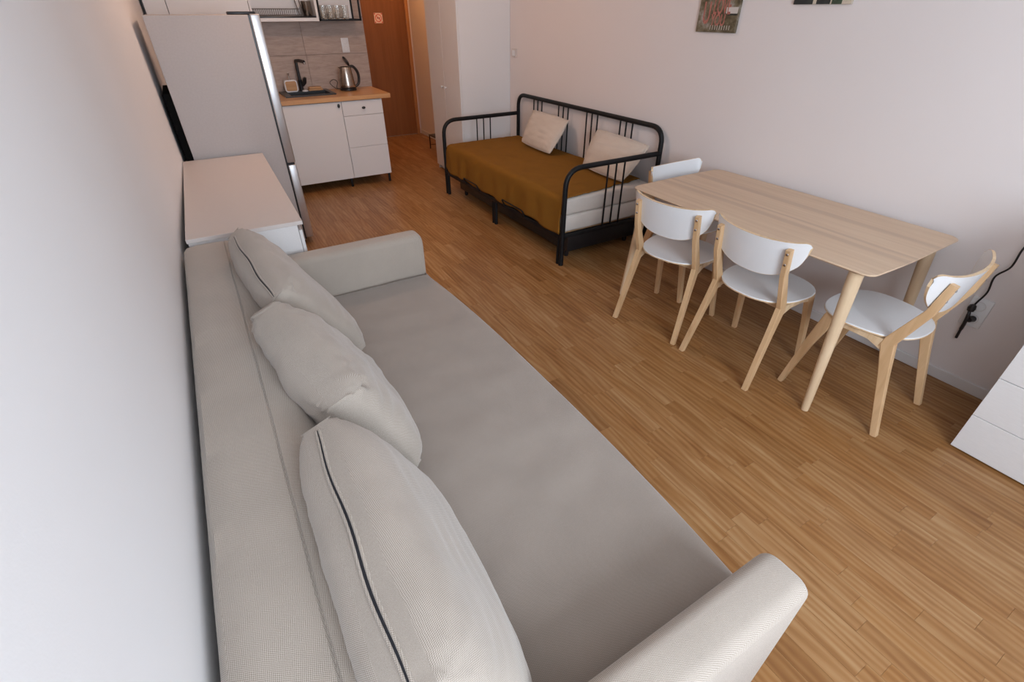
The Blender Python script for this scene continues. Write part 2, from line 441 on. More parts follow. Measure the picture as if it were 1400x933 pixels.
# backsplash tiles: pieces of the kitchen wall
random.seed(3)
tz = [(.905, 1.233), (1.236, 1.565), (1.568, 1.90)]
tx = [(.272, .357), (.360, .960), (.963, 1.565), (1.568, 2.222)]
MB().box(.272, 2.222, YK - .006, YK, .905, 1.9).build('grout_bed', M['grout'], wk)
for (a, b) in tx:
    for (c, d) in tz:
        MB().box(a, b, YK - .011, YK - .002, c, d, .0008, 1).build('tile', M['tile'], wk)

# ================================================================ SOFA
def sofa():
    t = thing('sofa_bed', 'long beige woven three-seat sofa bed with low arms, standing along the left wall', 'sofa', (.72, 1.3, 0))
    # base under the seat
    MB().box(.30, 1.20, .24, 2.37, .05, .20, .02).build('base', M['sofa'], t)
    for x in (.34, 1.14):
        for y in (.30, 2.30): MB().lathe([(.022, 0), (.026, .055)], (x, y, 0), 14).build('leg', M['bplastic'], t)
    # seat mattress with a soft bulging front edge
    x0, x1, y0, y1, z0, z1 = .44, 1.262, .256, 2.355, .20, .412
    nx, ny = 40, 70; rr = .035
    mb = MB()
    def top(i, j):
        u, v = i / nx, j / ny
        x = x0 + (x1 - x0) * u; y = y0 + (y1 - y0) * v
        yy = (y - y0) / (y1 - y0)
        bul = .045 * max(0, 1 - abs(2 * yy - .93) ** 2.6)
        x += bul * u ** 3
        z = z1 + .006 * math.sin(PI * min(1, u * 1.1)) * math.sin(PI * v)
        z += .005 * noise.noise(V((x * 3 + 1.6 * y, y * 9 - 2.2 * x, 0))) + .0015 * noise.noise(V((x * 20, y * 14, 3)))
        # rounded rim at the front and far corner
        e = (x0 + (x1 - x0) + bul) - x
        if e < rr: z -= rr - math.sqrt(max(0, rr * rr - (rr - e) ** 2))
        for e2 in (y - y0, y1 - y):
            if e2 < .02: z -= .02 - math.sqrt(max(0, .0004 - (.02 - e2) ** 2))
        return V((x, y, z))
    grid = [[top(i, j) for j in range(ny + 1)] for i in range(nx + 1)]
    # refine near the front: add rim points
    rim = []
    for k in range(1, 7):
        a = PI / 2 * k / 6
        rim.append([V((grid[nx][j].x - 0 + 0, grid[nx][j].y, z1 - rr - .0 - (k - 1) * .03)) for j in range(ny + 1)])
    mb.sheet(grid[:nx] + [[V((grid[nx - 1][j].x * (1 - s) + grid[nx][j].x * s, grid[nx][j].y,
             z1 - rr + math.sqrt(max(0, rr * rr - (rr - (1 - s) * (grid[nx][j].x - grid[nx - 1][j].x)) ** 2)))) for j in range(ny + 1)] for s in (.3, .55, .75, .9, .98, 1)] + [[V((grid[nx][j].x, grid[nx][j].y, z0)) for j in range(ny + 1)], [V((x0, grid[nx][j].y, z0)) for j in range(ny + 1)]])
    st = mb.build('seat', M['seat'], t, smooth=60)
    # backrest: slab against the wall, top at .75, stitched
    prof = [(.172, .06), (.168, .70), (.174, .738), (.188, .752), (.24, .757), (.337, .755), (.341, .7505), (.345, .754), (.40, .750), (.424, .738), (.438, .715), (.452, .60), (.47, .38), (.48, .12), (.46, .06)]
    mb = MB(); ys = [.150, .156, .17, .19] + [.19 + (2.445 - .19) * k / 60 for k in range(1, 60)] + [2.445, 2.465, 2.479, 2.485]
    rings = []
    cx_, cz_ = .32, .42
    for y in ys:
        e = min(y - .150, 2.485 - y); sc = 0 if e > .035 else (.035 - math.sqrt(max(0, .035 ** 2 - (.035 - e) ** 2)))
        rings.append([(x - math.copysign(min(sc, abs(x - cx_)), x - cx_) * .8 + .0012 * noise.noise(V((y * 6, x * 20, 0))), y,
                       z - (sc if z > .6 else 0) + .0015 * noise.noise(V((y * 5, x * 8, z * 5)))) for x, z in prof])
    mb.ring_loft(rings); mb.build('backrest', M['sofa'], t, smooth=40)
    MB().tube([(.341, y, .7525) for y in (.19, .8, 1.4, 2.0, 2.44)], .0009, 6).build('stitch_line', M['sofa'], t)
    # arms
    def arm(y0, y1, zt):
        xs = [.40, .7, 1.0, 1.15, 1.215, 1.235, 1.245, 1.252, 1.256, 1.258]
        rings = []
        yc = (y0 + y1) / 2; hw = (y1 - y0) / 2
        for x in xs:
            e = 1.258 - x; R = .034; sc = 0 if e > R else R - math.sqrt(max(0, R * R - (R - e) ** 2))
            w = hw - sc * .35; zz = zt - sc; r = .034
            P = []
            for (py, pz) in rrect(yc - w, yc + w, .05, zz, r, 5): P.append((x, py, pz))
            rings.append(P)
        mb = MB(); mb.ring_loft(rings)
        return mb
    a = arm(.135, .255, .605).build('armrest', M['sofa'], t, smooth=50)
    b = arm(2.358, 2.478, .628).build('armrest', M['sofa'], t, smooth=50)
    return t
sofa()

def cushion_mesh(c, T, edge, seed, n=44, m=36, wr=.006, mirror=1, tuck=None, exp=4.0, amp=1.0, pinch=.06):
    """c: 4 corners (bottom-near, bottom-far, top-far, top-near) of the seam plane; returns MB + a function seam(u) of the top edge"""
    BN, BF, TF, TN = [V(p) for p in c]
    nrm = (BF - BN).cross(TN - BN).normalized()
    if nrm.x < 0: nrm = -nrm
    def plane(u, v):
        # edges of a stuffed cushion bow outwards between its corners
        s, q = (u + 1) / 2, (v + 1) / 2
        p = BN * (1 - s) * (1 - q) + BF * s * (1 - q) + TF * s * q + TN * (1 - s) * q
        cu = ((BF - BN) + (TF - TN)) * .5; cv = ((TN - BN) + (TF - BF)) * .5
        p = p - cu * (pinch * .5) * u * (1 - 0) * (v * v) - cv * (pinch * .5) * v * (u * u) + cu * pinch * .25 * u + cv * pinch * .3 * v
        return p
    def th(u, v):
        a = max(0, 1 - abs(u) ** exp) * max(0, 1 - abs(v) ** exp)
        return edge + (T - edge) * a ** .55
    def fold(u, v, side):
        w = wr * noise.noise(V((u * 2.2 + seed, v * 7 + side, seed * 1.7))) * (1 - .3 * abs(u))
        w += wr * .7 * noise.noise(V((u * 9 + seed, v * 2.5 - side * 3, seed))) * (abs(v) ** 2)
        # small gathers that run in from the corners
        for su in (-1, 1):
            for sv in (-1, 1):
                d = math.hypot(u - su, v - sv); an = math.atan2(v - sv, u - su)
                w += wr * .9 * math.exp(-d * 3.2) * math.sin(an * 13 + seed)
        if tuck:
            for (tu, tv, ts, dep) in tuck:
                if side == ts or ts == 0:
                    d2 = ((u - tu) / .07) ** 2 + ((v - tv) / .05) ** 2
                    w -= dep * math.exp(-d2)
                    d3 = ((u - tu) / .16) ** 2 + ((v - tv - .08) / .09) ** 2
                    w += dep * .45 * math.exp(-d3)
        return w * amp
    us = [math.sin(PI / 2 * (2 * i / n - 1)) * .6 + (2 * i / n - 1) * .4 for i in range(n + 1)]
    vs_ = [math.sin(PI / 2 * (2 * j / m - 1)) * .6 + (2 * j / m - 1) * .4 for j in range(m + 1)]
    mb = MB(); bm = mb.bm; G = {}
    def S_(u, v, side): return plane(u, v) + nrm * side * (th(u, v) + fold(u, v, side))
    lay = bm.verts.layers.float_vector.new('uvm')
    LU, LV = (BF - BN).length / 2, (TN - BN).length / 2
    def mk(u, v, side):
        return bm.verts.new(S_(u, v, side))
    F = [[mk(u, v, 1) for v in vs_] for u in us]
    B = [[mk(u, v, -1) for v in vs_] for u in us]
    for G_, o_ in ((F, 0), (B, 1.0)):      # arc lengths measured from the middle of each face
        for i in range(n + 1):
            for j in range(m + 1): G_[i][j][lay] = (0, 0, 0)
        for i in range(n + 1):
            for dj in (1, -1):
                a_ = 0; j = m // 2
                while 0 <= j + dj <= m:
                    a_ += (G_[i][j + dj].co - G_[i][j].co).length * dj; j += dj
                    G_[i][j][lay] = (a_ + o_, 0, 0)
            if G_[i][m // 2][lay][0] == 0: G_[i][m // 2][lay] = (o_, 0, 0)
        for j in range(m + 1):
            for di in (1, -1):
                a_ = 0; i = n // 2
                while 0 <= i + di <= n:
                    a_ += (G_[i + di][j].co - G_[i][j].co).length * di; i += di
                    G_[i][j][lay] = (G_[i][j][lay][0], a_, 0)
    for i in range(n):
        for j in range(m):
            bm.faces.new((F[i][j], F[i + 1][j], F[i + 1][j + 1], F[i][j + 1]))
            bm.faces.new((B[i][j], B[i][j + 1], B[i + 1][j + 1], B[i + 1][j]))
    for i in range(n):
        for j in (0, m): bm.faces.new((F[i][j], B[i][j], B[i + 1][j], F[i + 1][j]))
    for j in range(m):
        for i in (0, n): bm.faces.new((F[i][j], F[i][j + 1], B[i][j + 1], B[i][j]))
    return mb, S_, plane, nrm

def sofa_cushion(label, c, T, edge, seed, zip_v=None, zrange=(-.92, .86), tuck=None, wr=.006, flap=True):
    base = (V(c[0]) + V(c[1])) / 2; base.z = .412
    t = thing('back_cushion', label, 'cushion', base, 0, 'loose back cushions of the sofa')
    mb, S_, plane, nrm = cushion_mesh(c, T, edge, seed, tuck=tuck, wr=wr * 1.35, exp=4.6, pinch=.03)
    mb.build('cushion_cover', M['sofa'], t, smooth=70)
    if zip_v is not None:
        a0, a1 = zrange; k = 46
        us = [a0 + (a1 - a0) * i / k for i in range(k + 1)]
        def P(u, off):
            # along the top seam, a little to the back
            return plane(u, 1.0) * 1.0 + nrm * (zip_v + off + .003 * math.sin(u * 7 + seed)) + V((0, 0, .0))
        upv = ((V(c[3]) - V(c[0])) + (V(c[2]) - V(c[1]))).normalized()
        zp = MB(); rings = []
        for i, u in enumerate(us):
            w = (.0010 + .0022 * (.35 + .65 * (1 - i / k)) * max(0, math.sin((u - a0) / (a1 - a0) * PI * 1.0)) ** .7)
            p = P(u, 0)
            rings.append([p - nrm * w + upv * -.002, p + nrm * w + upv * -.002, p + nrm * w + upv * .0022, p - nrm * w + upv * .0022])
        zp.ring_loft(rings); zp.build('zip', M['zip'], t, smooth=30, label='black zip')
        for sg in (-1, 1):
            lp = MB(); pts = []
            for i, u in enumerate(us):
                w = (.0042 + .0022 * (.35 + .65 * (1 - i / k)) * max(0, math.sin((u - a0) / (a1 - a0) * PI)) ** .7)
                pts.append(P(u, 0) + nrm * sg * w + upv * .0005)
            lp.tube(pts, .0033, 8); lp.build('zip_flap', M['sofa'], t, smooth=60)
    return t
sofa_cushion('nearest beige back cushion on the sofa, with a long black zip along its top edge',
             [(.595, .28, .445), (.625, .93, .445), (.430, .925, .838), (.428, .28, .848)], .106, .036, 1.3, zip_v=-.002, zrange=(-.97, .93), wr=.004)
sofa_cushion('middle beige back cushion of the sofa, dimpled near its top, no zip showing',
             [(.655, 1.01, .445), (.65, 1.60, .445), (.402, 1.53, .852), (.50, .99, .825)], .106, .03, 4.1, wr=.007,
             tuck=[(-.80, .80, 1, .030), (.84, .84, 0, .012)])
sofa_cushion('far beige back cushion of the sofa, zipped along the top, leaning towards the far armrest',
             [(.705, 1.72, .445), (.60, 2.27, .45), (.385, 2.245, .858), (.452, 1.59, .842)], .098, .026, 7.7, zip_v=-.006, zrange=(-.95, .86), wr=.006,
             tuck=[(-.86, .80, 1, .022)])

# ================================================================ CHEST BEHIND THE SOFA (left)
def chest_left():
    t = thing('chest_of_drawers', 'low wide white chest of drawers between the sofa and the fridge', 'chest of drawers', (.44, 3.33, 0))
    y0, y1, zt = 2.53, 4.12, .76
    MB().box(.185, .694, y0, y1, zt - .02, zt, .0015, 1).build('top_panel', M['wlam2'], t)
    for a, b in ((y0 + .004, y0 + .022), (y1 - .022, y1 - .004)): MB().box(.19, .666, a, b, 0, zt - .02).build('side_panel', M['wlam'], t)
    MB().box(.19, .66, (y0 + y1) / 2 - .01, (y0 + y1) / 2 + .01, 0, zt - .02).build('divider', M['wlam'], t)
    MB().box(.19, .20, y0 + .02, y1 - .02, 0, zt - .02).build('back_panel', M['gap'], t)
    MB().box(.20, .655, y0 + .02, y1 - .02, .02, .05).build('bottom_panel', M['wlam'], t)
    ym = (y0 + y1) / 2
    for a, b in ((y0 + .004, ym - .002), (ym + .002, y1 - .004)):
        for k in range(3):
            z0 = .03 + k * .232; z1 = z0 + .2285
            if k == 2: z1 = .712
            MB().box(.668, .684, a, b, z0, z1, .0012, 1).build('drawer', M['wlam'], t)
    t.location.x += .021; t.rotation_euler.z = -.02
chest_left()
# ================================================================ FRIDGE
def fridge():
    t = thing('fridge_freezer', 'tall silver fridge freezer behind the low white chest, against the left wall', 'fridge', (.6, 4.46, 0))
    x0, x1, y0, y1 = .29, .878, 4.16, 4.76
    MB().box(x0, x1, y0, y1, .03, 1.60, .006).build('body', M['fridge'], t)
    MB().box(x1, x1 + .012, y0 + .006, y1 - .006, .04, 1.598).build('door_seal', M['bplastic'], t)
    d1 = MB().box(x1 + .010, .949, y0, y1, .655, 1.605, .008, 3).build('upper_door', M['fridge_door'], t)
    d2 = MB().box(x1 + .010, .949, y0, y1, .05, .64, .008, 3).build('lower_door', M['fridge_door'], t)
    MB().box(x1 + .012, .940, y0 + .01, y1 - .01, .640, .656).build('grip_recess', M['bplastic'], t)
    MB().box(.76, .93, y0 + .02, y0 + .10, 1.60, 1.618, .006).build('hinge_cover', M['bplastic'], t)
    MB().box(.245, x0, y0 + .015, y1 - .03, .04, 1.17, .004).build('condenser_gap_shade', M['matte'], t)  # fridge back panel, matte black to paint in the shade of the wall gap
    for x in (.33, .84):
        for y in (4.21, 4.71): MB().lathe([(.02, 0), (.018, .032)], (x, y, 0), 12).build('foot', M['bplastic'], t)
fridge()

# ================================================================ KITCHEN
def knob(mb, c, along='z'):
    x, y, z = c
    n = 16; rings = []
    for k, (r, d) in enumerate(((.006, 0), (.006, .010), (.011, .014), (.013, .019), (.011, .023), (.004, .025))):
        rings.append([(x + r * math.cos(2 * PI * i / n) * (1.5 if along == 'x' else 1), y - d, z + r * math.sin(2 * PI * i / n) * (1.5 if along == 'z' else 1)) for i in range(n)])
    mb.ring_loft(rings)
CF = 5.52  # cabinet front
def base_cab(name, label, x0, x1, cells, legs):
    t = thing(name, label, 'cabinet', ((x0 + x1) / 2, CF + .3, 0), 0, 'white base cabinets of the kitchen')
    z0, z1 = .095, .862
    MB().box(x0 + .001, x0 + .017, CF + .018, YK - .02, z0, z1).box(x1 - .017, x1 - .001, CF + .018, YK - .02, z0, z1).box(x0 + .017, x1 - .017, CF + .02, YK - .02, z0, z0 + .016).box(x0 + .017, x1 - .017, YK - .03, YK - .02, z0 + .016, z1).build('carcass', M['kwhite'], t)
    for (kind, a, b, kx, kz, al) in cells:
        d = MB().box(x0 + .0015, x1 - .0015, CF, CF + .017, a, b, .001, 1).build(kind, M['kwhite'], t)
        if kx is not None:
            mb = MB(); knob(mb, (kx, CF, kz), al); mb.build('knob', M['bplastic'], d)
    for lx in legs:
        for ly in (CF + .035, YK - .08):
            MB().box(lx - .011, lx + .011, ly - .011, ly + .011, 0, z0, .002).build('leg', M['black'], t)
base_cab('base_cabinet', 'wide white kitchen base cabinet under the sink, one door with a black knob', 1.083, 1.687,
         [('door', .097, .858, 1.655, .825, 'z')], (1.11, 1.66))
base_cab('base_cabinet', 'narrow white kitchen base cabinet with three drawers at the right end of the counter', 1.689, 2.113,
         [('drawer', .097, .408, None, 0, 'x'), ('drawer', .411, .718, None, 0, 'x'), ('drawer', .721, .858, 1.905, .79, 'x')], (2.09,))
base_cab('base_cabinet', 'white kitchen base cabinet in the corner behind the fridge', .48, 1.081, [('door', .097, .858, .52, .825, 'z')], (.51, 1.05))
# worktop with the sink opening
SX0, SX1, SY0, SY1 = 1.215, 1.685, 5.70, 6.10
wt = MB()
ZT = .905; TH = .04
wt.box(.272, SX0, 5.50, YK - .012, ZT - TH, ZT).box(SX1, 2.205, 5.50, YK - .012, ZT - TH, ZT).box(SX0, SX1, 5.50, SY0, ZT - TH, ZT).box(SX0, SX1, SY1, YK - .012, ZT - TH, ZT)
bmesh.ops.remove_doubles(wt.bm, verts=wt.bm.verts, dist=.0001)
wo = wt.build('worktop', M['counter'], smooth=0)
setp(wo, 'oak-look wooden worktop running over the kitchen base cabinets', 'worktop')
# sink
sk = thing('kitchen_sink', 'black inset kitchen sink in the wooden worktop', 'sink', ((SX0 + SX1) / 2, (SY0 + SY1) / 2, ZT - .18))
rim = MB()
def ringbox(mb, o, i, z0, z1):
    (a0, a1, b0, b1), (c0, c1, d0, d1) = o, i
    mb.box(a0, c0, b0, b1, z0, z1).box(c1, a1, b0, b1, z0, z1).box(c0, c1, b0, d0, z0, z1).box(c0, c1, d1, b1, z0, z1)
ringbox(rim, (SX0 - .012, SX1 + .012, SY0 - .012, SY1 + .012), (SX0 + .05, SX1 - .03, SY0 + .03, SY1 - .10), ZT + .0005, ZT + .012)
rim.build('rim', M['sink'], sk, smooth=0)
bs = MB(); ringbox(bs, (SX0 + .046, SX1 - .026, SY0 + .026, SY1 - .096), (SX0 + .05, SX1 - .03, SY0 + .03, SY1 - .10), ZT - .16, ZT)
bs.box(SX0 + .046, SX1 - .026, SY0 + .026, SY1 - .096, ZT - .165, ZT - .16).build('basin', M['sink'], sk, smooth=0)
MB().lathe([(.03, 0), (.03, .004), (.012, .005)], (1.46, 5.88, ZT - .16), 20).build('drain', M['chrome'], sk)
# tap
tp = thing('kitchen_tap', 'tall black kitchen tap standing behind the sink basin', 'tap', (1.43, 6.05, ZT + .012))
MB().lathe([(.026, .0), (.026, .008), (.021, .012), (.021, .10), (.023, .105)], (1.43, 6.05, ZT + .012), 20).build('tap_body', M['bplastic'], tp)
MB().tube(arc_path([(1.43, 6.05, 1.0), (1.43, 6.05, 1.195), (1.452, 5.97, 1.200), (1.478, 5.88, 1.194)], .008, 3), .0155, 12).build('spout', M['bplastic'], tp)
MB().tube([(1.445, 6.045, .97), (1.470, 6.03, 1.0), (1.482, 6.02, 1.045)], [.018, .022, .015], 10).build('lever', M['bplastic'], tp)
MB().tube([(1.478, 5.882, 1.190), (1.478, 5.88, 1.172)], .012, 10).build('nozzle', M['chrome'], tp)
# plug holder / white strainer on the rim
setp(MB().lathe([(.028, 0), (.03, .006), (.024, .014), (.010, .016)], (1.452, 5.99, ZT + .0125), 20).build('sink_strainer', M['white'], None),
     'small white strainer cap on the sink rim in front of the tap', 'strainer')
# soap dispenser
sd = thing('soap_dispenser', 'white soap dispenser with a bamboo front and metal pump, left of the tap', 'soap dispenser', (1.325, 6.03, ZT + .012))
def rb(x0, x1, z0, z1, r): return rrect(x0, x1, z0, z1, r, 4)
MB().prism(rb(1.262, 1.388, ZT + .013, 1.028, .022), 5.995, 6.065, 'y', .004).build('bottle', M['white'], sd)
MB().prism(rb(1.272, 1.378, ZT + .024, 1.018, .016), 5.988, 5.995, 'y', .001).build('bamboo_front', M['bamboo'], sd)
MB().lathe([(.016, 1.027), (.016, 1.04), (.006, 1.042), (.006, 1.075), (.012, 1.077), (.012, 1.088)], (1.325, 6.03, 0), 16).tube([(1.325, 6.03, 1.083), (1.318, 5.98, 1.083), (1.317, 5.972, 1.074)], .005, 8).build('pump', M['chrome'], sd)
# wooden sponge tray
tr = thing('sponge_tray', 'small brown wooden block tray behind the sink, right of the tap', 'tray', (1.56, 6.03, ZT + .012))
MB().box(1.49, 1.635, 5.99, 6.07, ZT + .013, ZT + .028, .003).build('tray', M['bamboo'], tr)
MB().box(1.50, 1.625, 6.0, 6.06, ZT + .028, ZT + .048, .006).build('sponge', M['bamboo'], tr)
# kettle
kt = thing('electric_kettle', 'brushed steel electric kettle with black handle and raised lid on the worktop', 'kettle', (1.90, 5.95, ZT))
kc = (1.895, 5.95, ZT)
MB().lathe([(.083, 0.0), (.085, .006), (.084, .018), (.076, .022)], kc, 30).build('power_base', M['bplastic'], kt)
MB().lathe([(.077, .022), (.079, .030), (.078, .06), (.070, .14), (.061, .205), (.056, .222), (.052, .223), (.056, .20), (.068, .10), (.072, .04)], kc, 40).build('jug', M['steel'], kt)
MB().lathe([(.0775, .023), (.081, .026), (.081, .034), (.0775, .037)], kc, 36).build('lower_band', M['bplastic'], kt)
MB().prism([(-.0, 0), (.03, .03), (.0, .045)], -.012, .012, 'y').build('x', M['steel'], kt) if False else None
MB().ring_loft([[(kc[0] - .045 - a, kc[1] - w, ZT + z), (kc[0] - .045 - a, kc[1] + w, ZT + z), (kc[0] - .05 - a * .4, kc[1] + w, ZT + z - .015), (kc[0] - .05 - a * .4, kc[1] - w, ZT + z - .015)] for a, w, z in ((0, .022, .215), (.018, .012, .221), (.03, .004, .225))]).build('pouring_spout', M['steel'], kt)
hp = spline([(kc[0] + .048, kc[1], ZT + .222), (kc[0] + .085, kc[1], ZT + .222), (kc[0] + .120, kc[1], ZT + .18), (kc[0] + .132, kc[1], ZT + .125), (kc[0] + .118, kc[1], ZT + .06), (kc[0] + .078, kc[1], ZT + .030)], 6)
MB().tube(hp, [.012 + .003 * math.sin(PI * i / (len(hp) - 1)) for i in range(len(hp))], 10).build('handle', M['bplastic'], kt)
lid = MB(); n = 24
axis = V((-.50, 0, .86)).normalized(); nn = V((.86, 0, .50))
hc = V((kc[0] + .048, kc[1], ZT + .225)) + axis * .055
lid.ring_loft([[tuple(hc + nn * d + axis * (r * math.cos(2 * PI * i / n)) + V((0, 1, 0)) * (r * math.sin(2 * PI * i / n))) for i in range(n)] for r, d in ((.046, -.008), (.050, -.004), (.050, .006), (.038, .014))])
lid.build('lid', M['bplastic'], kt)
MB().tube(spline([(kc[0] - .07, kc[1] + .03, ZT + .012), (kc[0] - .12, kc[1] + .06, ZT + .02), (kc[0] - .165, kc[1] + .09, ZT + .07), (kc[0] - .12, kc[1] + .10, ZT + .10), (kc[0] - .085, kc[1] + .09, ZT + .075), (kc[0] - .10, kc[1] + .085, ZT + .02), (kc[0] - .05, kc[1] + .08, ZT + .006)], 8), .0035, 8).build('power_cord', M['bplastic'], kt)
# socket on the backsplash
def socket(name, label, cx, cy, cz, face, w=.08, h=.14, holes=2, cat='socket'):
    t = thing(name, label, cat, (cx, cy, cz - h / 2))
    if face == 'y':
        MB().box(cx - w / 2, cx + w / 2, cy - .010, cy, cz - h / 2, cz + h / 2, .003).build('plate', M['white'], t)
    else:
        MB().box(cx - .010, cx, cy - w / 2, cy + w / 2, cz - h / 2, cz + h / 2, .003).build('plate', M['white'], t)
    for k in range(holes):
        zz = cz + (k - (holes - 1) / 2) * .068
        mb = MB(); n = 24
        pf = ((.025, .012), (.025, .0135), (.022, .0135), (.020, .0105))
        if face == 'y': mb.ring_loft([[(cx + r * math.cos(2 * PI * i / n), cy - d + .002, zz + r * math.sin(2 * PI * i / n)) for i in range(n)] for r, d in pf])
        else: mb.ring_loft([[(cx - d + .002, cy + r * math.cos(2 * PI * i / n), zz + r * math.sin(2 * PI * i / n)) for i in range(n)] for r, d in pf])
        ring = mb.build('socket_face', M['trim'], t)
        for s_ in (-1, 1):
            if face == 'y': MB().box(cx + s_ * .009 - .0025, cx + s_ * .009 + .0025, cy - .0095, cy - .0085, zz - .0025, zz + .0025).build('socket_hole', M['bplastic'], ring)
            else: MB().box(cx - .0095, cx - .0085, cy + s_ * .009 - .0025, cy + s_ * .009 + .0025, zz - .0025, zz + .0025).build('socket_hole', M['bplastic'], ring)
    return t
socket('wall_socket', 'white double socket on the kitchen tiles above the kettle', 1.992, YK - .011, 1.312, 'y', .078, .135)
# wall cabinets
ZU0, ZU1, YU = 1.535, 2.25, 5.87
def wall_cab(x0, x1, label):
    t = thing('wall_cabinet', label, 'cabinet', ((x0 + x1) / 2, YU + .15, ZU0), 0, 'closed white wall cabinets')
    MB().box(x0 + .001, x1 - .001, YU + .018, YK - .012, ZU0, ZU1).build('carcass', M['kwhite'], t)
    MB().box(x0 + .0015, x1 - .0015, YU, YU + .017, ZU0, ZU1, .001, 1).build('door', M['kwhite'], t)
wall_cab(XL + .13, .447, 'narrow white wall cabinet door in the corner above the fridge')
wall_cab(.449, 1.097, 'wide white wall cabinet door above the fridge')
wc = thing('wall_cabinet', 'open-fronted white wall cabinet holding the dish rack', 'cabinet', (1.40, YU + .15, ZU0))
oc = MB(); x0, x1 = 1.10, 1.706
MB().box(x0, x0 + .017, YU, YK - .012, ZU0, ZU1).build('side_panel', M['kwhite'], wc)
MB().box(x1 - .020, x1, YU, YK - .012, ZU0, ZU1).build('side_panel', M['kwhite'], wc)
MB().box(x0 + .017, x1 - .020, YU, YK - .012, ZU0, ZU0 + .028).build('bottom_panel', M['kwhite'], wc)
MB().box(x0 + .017, x1 - .020, YU, YK - .012, ZU1 - .018, ZU1).build('top_panel', M['kwhite'], wc)
MB().box(x0 + .017, x1 - .020, YK - .022, YK - .012, ZU0 + .028, ZU1 - .018).build('back_panel', M['kwhite'], wc)
# black drip mat
setp(MB().box(x0 + .02, x1 - .023, YU + .004, YK - .04, ZU0 + .0285, ZU0 + .042, .002).build('drip_tray', M['bplastic']), 'flat black drip tray under the dish rack in the open white wall cabinet', 'tray')
rk = thing('dish_rack', 'grey wire dish rack in the open white wall cabinet', 'dish rack', (1.3, 6.0, ZU0 + .043))
zr = ZU0 + .045
def loop(mb, x0, x1, y0, y1, z, r): mb.tube([(x0, y0, z), (x1, y0, z), (x1, y1, z), (x0, y1, z)], r, 6, closed=True)
mb = MB(); loop(mb, 1.125, 1.555, 5.90, 6.11, zr + .004, .0035); loop(mb, 1.125, 1.545, 5.90, 6.11, zr + .055, .003); mb.build('rack_frame', M['wire'], rk)
for k in range(22):
    xx = 1.135 + k * .0190
    MB().tube([(xx, 5.90, zr + .055), (xx, 5.90, zr + .004), (xx, 6.11, zr + .004), (xx, 6.11, zr + .055)], .0016, 5).build('wire', M['wire'], rk)
MB().tube([(1.575, 5.905, zr), (1.54, 5.905, zr + .2), (1.54, 6.10, zr + .2), (1.575, 6.10, zr)], .0045, 6).build('rack_support', M['wire'], rk)
ca = thing('utensil_canister', 'brushed steel utensil canister at the right end of the open wall cabinet', 'canister', (1.632, 6.0, ZU0 + .042))
MB().lathe([(.046, .0), (.048, .003), (.048, .118), (.049, .121), (.046, .121), (.045, .006)], (1.632, 6.0, ZU0 + .0425), 32).build('canister', M['steel'], ca)
# black frame shelf
sf = thing('wall_shelf', 'black metal open frame shelf on the kitchen wall, right of the wall cabinets', 'shelf', (1.92, YU + .15, ZU0))
fx0, fx1, fz1 = 1.712, 2.127, 2.25; q = .008
for x in (fx0 + q, fx1 - q):
    for y in (YU + q, YK - .012 - q): MB().box(x - q, x + q, y - q, y + q, ZU0, fz1, .001, 1).build('post', M['black'], sf)
for z in (ZU0 + q, fz1 - q):
    mb = MB()
    for y in (YU + q, YK - .012 - q): mb.box(fx0, fx1, y - q, y + q, z - q, z + q)
    for x in (fx0 + q, fx1 - q): mb.box(x - q, x + q, YU + q, YK - .02, z - q, z + q)
    mb.build('rail_frame', M['black'], sf)
MB().box(fx0 + .016, fx1 - .016, YU + .016, YK - .028, ZU0 + .004, ZU0 + .012).build('shelf_board', M['black'], sf)
MB().box(fx0 + .018, fx1 - .018, YK - .020, YK - .0125, ZU0 + .018, fz1 - .018).build('back_panel', M['kwhite'], sf)
g0 = None
gl = [(fx0 + .065 + i * .070, YU + .055 + j * .075) for j in range(2) for i in range(4)]
names = ['leftmost', 'second from left', 'third from left', 'rightmost']
for k, (x, y) in enumerate(gl):
    if g0 is None:
        mb = MB(); mb.lathe([(.026, 0), (.028, .004), (.031, .118), (.0295, .118), (.0265, .012), (.001, .010)], (0, 0, 0), 20)
        g0 = mb.build('drinking_glass', M['glass'], off=L0); o = g0
    else: o = g0.copy(); COL.objects.link(o)
    o.location = (x, y, ZU0 + .0125)
    setp(o, 'clear drinking glass, %s in the %s row on the black frame shelf' % (names[k % 4], 'front' if k < 4 else 'back'), 'glass', 'drinking glasses on the black frame shelf')

# ================================================================ HALL
sg = thing('door_sign', 'small square white and red no-smoking sticker on the brown entry door', 'sign', (2.932, YF - .012, 1.475))
MB().box(2.874, 2.990, YF - .013, YF - .0105, 1.475, 1.593).build('sticker', M['sign'], sg)
def ring_y(cx, cy, cz, r0, r1, d, n=32):
    mb = MB(); mb.ring_loft([[(cx + r * math.cos(2 * PI * i / n), cy - dd, cz + r * math.sin(2 * PI * i / n)) for i in range(n)] for r, dd in ((r0, 0), (r0, d), (r1, d), (r1, 0))], closed=True); return mb
ring_y(2.932, YF - .013, 1.534, .046, .037, .001).build('red_ring', M['signred'], sg)
MB().box(2.932 - .040, 2.932 + .040, YF - .0142, YF - .0132, 1.534 - .0045, 1.534 + .0045, rot=Matrix.Rotation(PI / 4, 3, 'Y')).build('red_bar', M['signred'], sg)
MB().box(2.912, 2.955, YF - .0138, YF - .0130, 1.530, 1.539).build('cigarette_mark', M['bplastic'], sg)
for sx in (-1, 1):
    for sz in (-1, 1):
        MB().box(2.932 + sx * .048 - .008, 2.932 + sx * .048 + .008, YF - .0138, YF - .0130, 1.534 + sz * .049 - .008, 1.534 + sz * .049 + .008).build('corner_mark', M['signred'], sg)
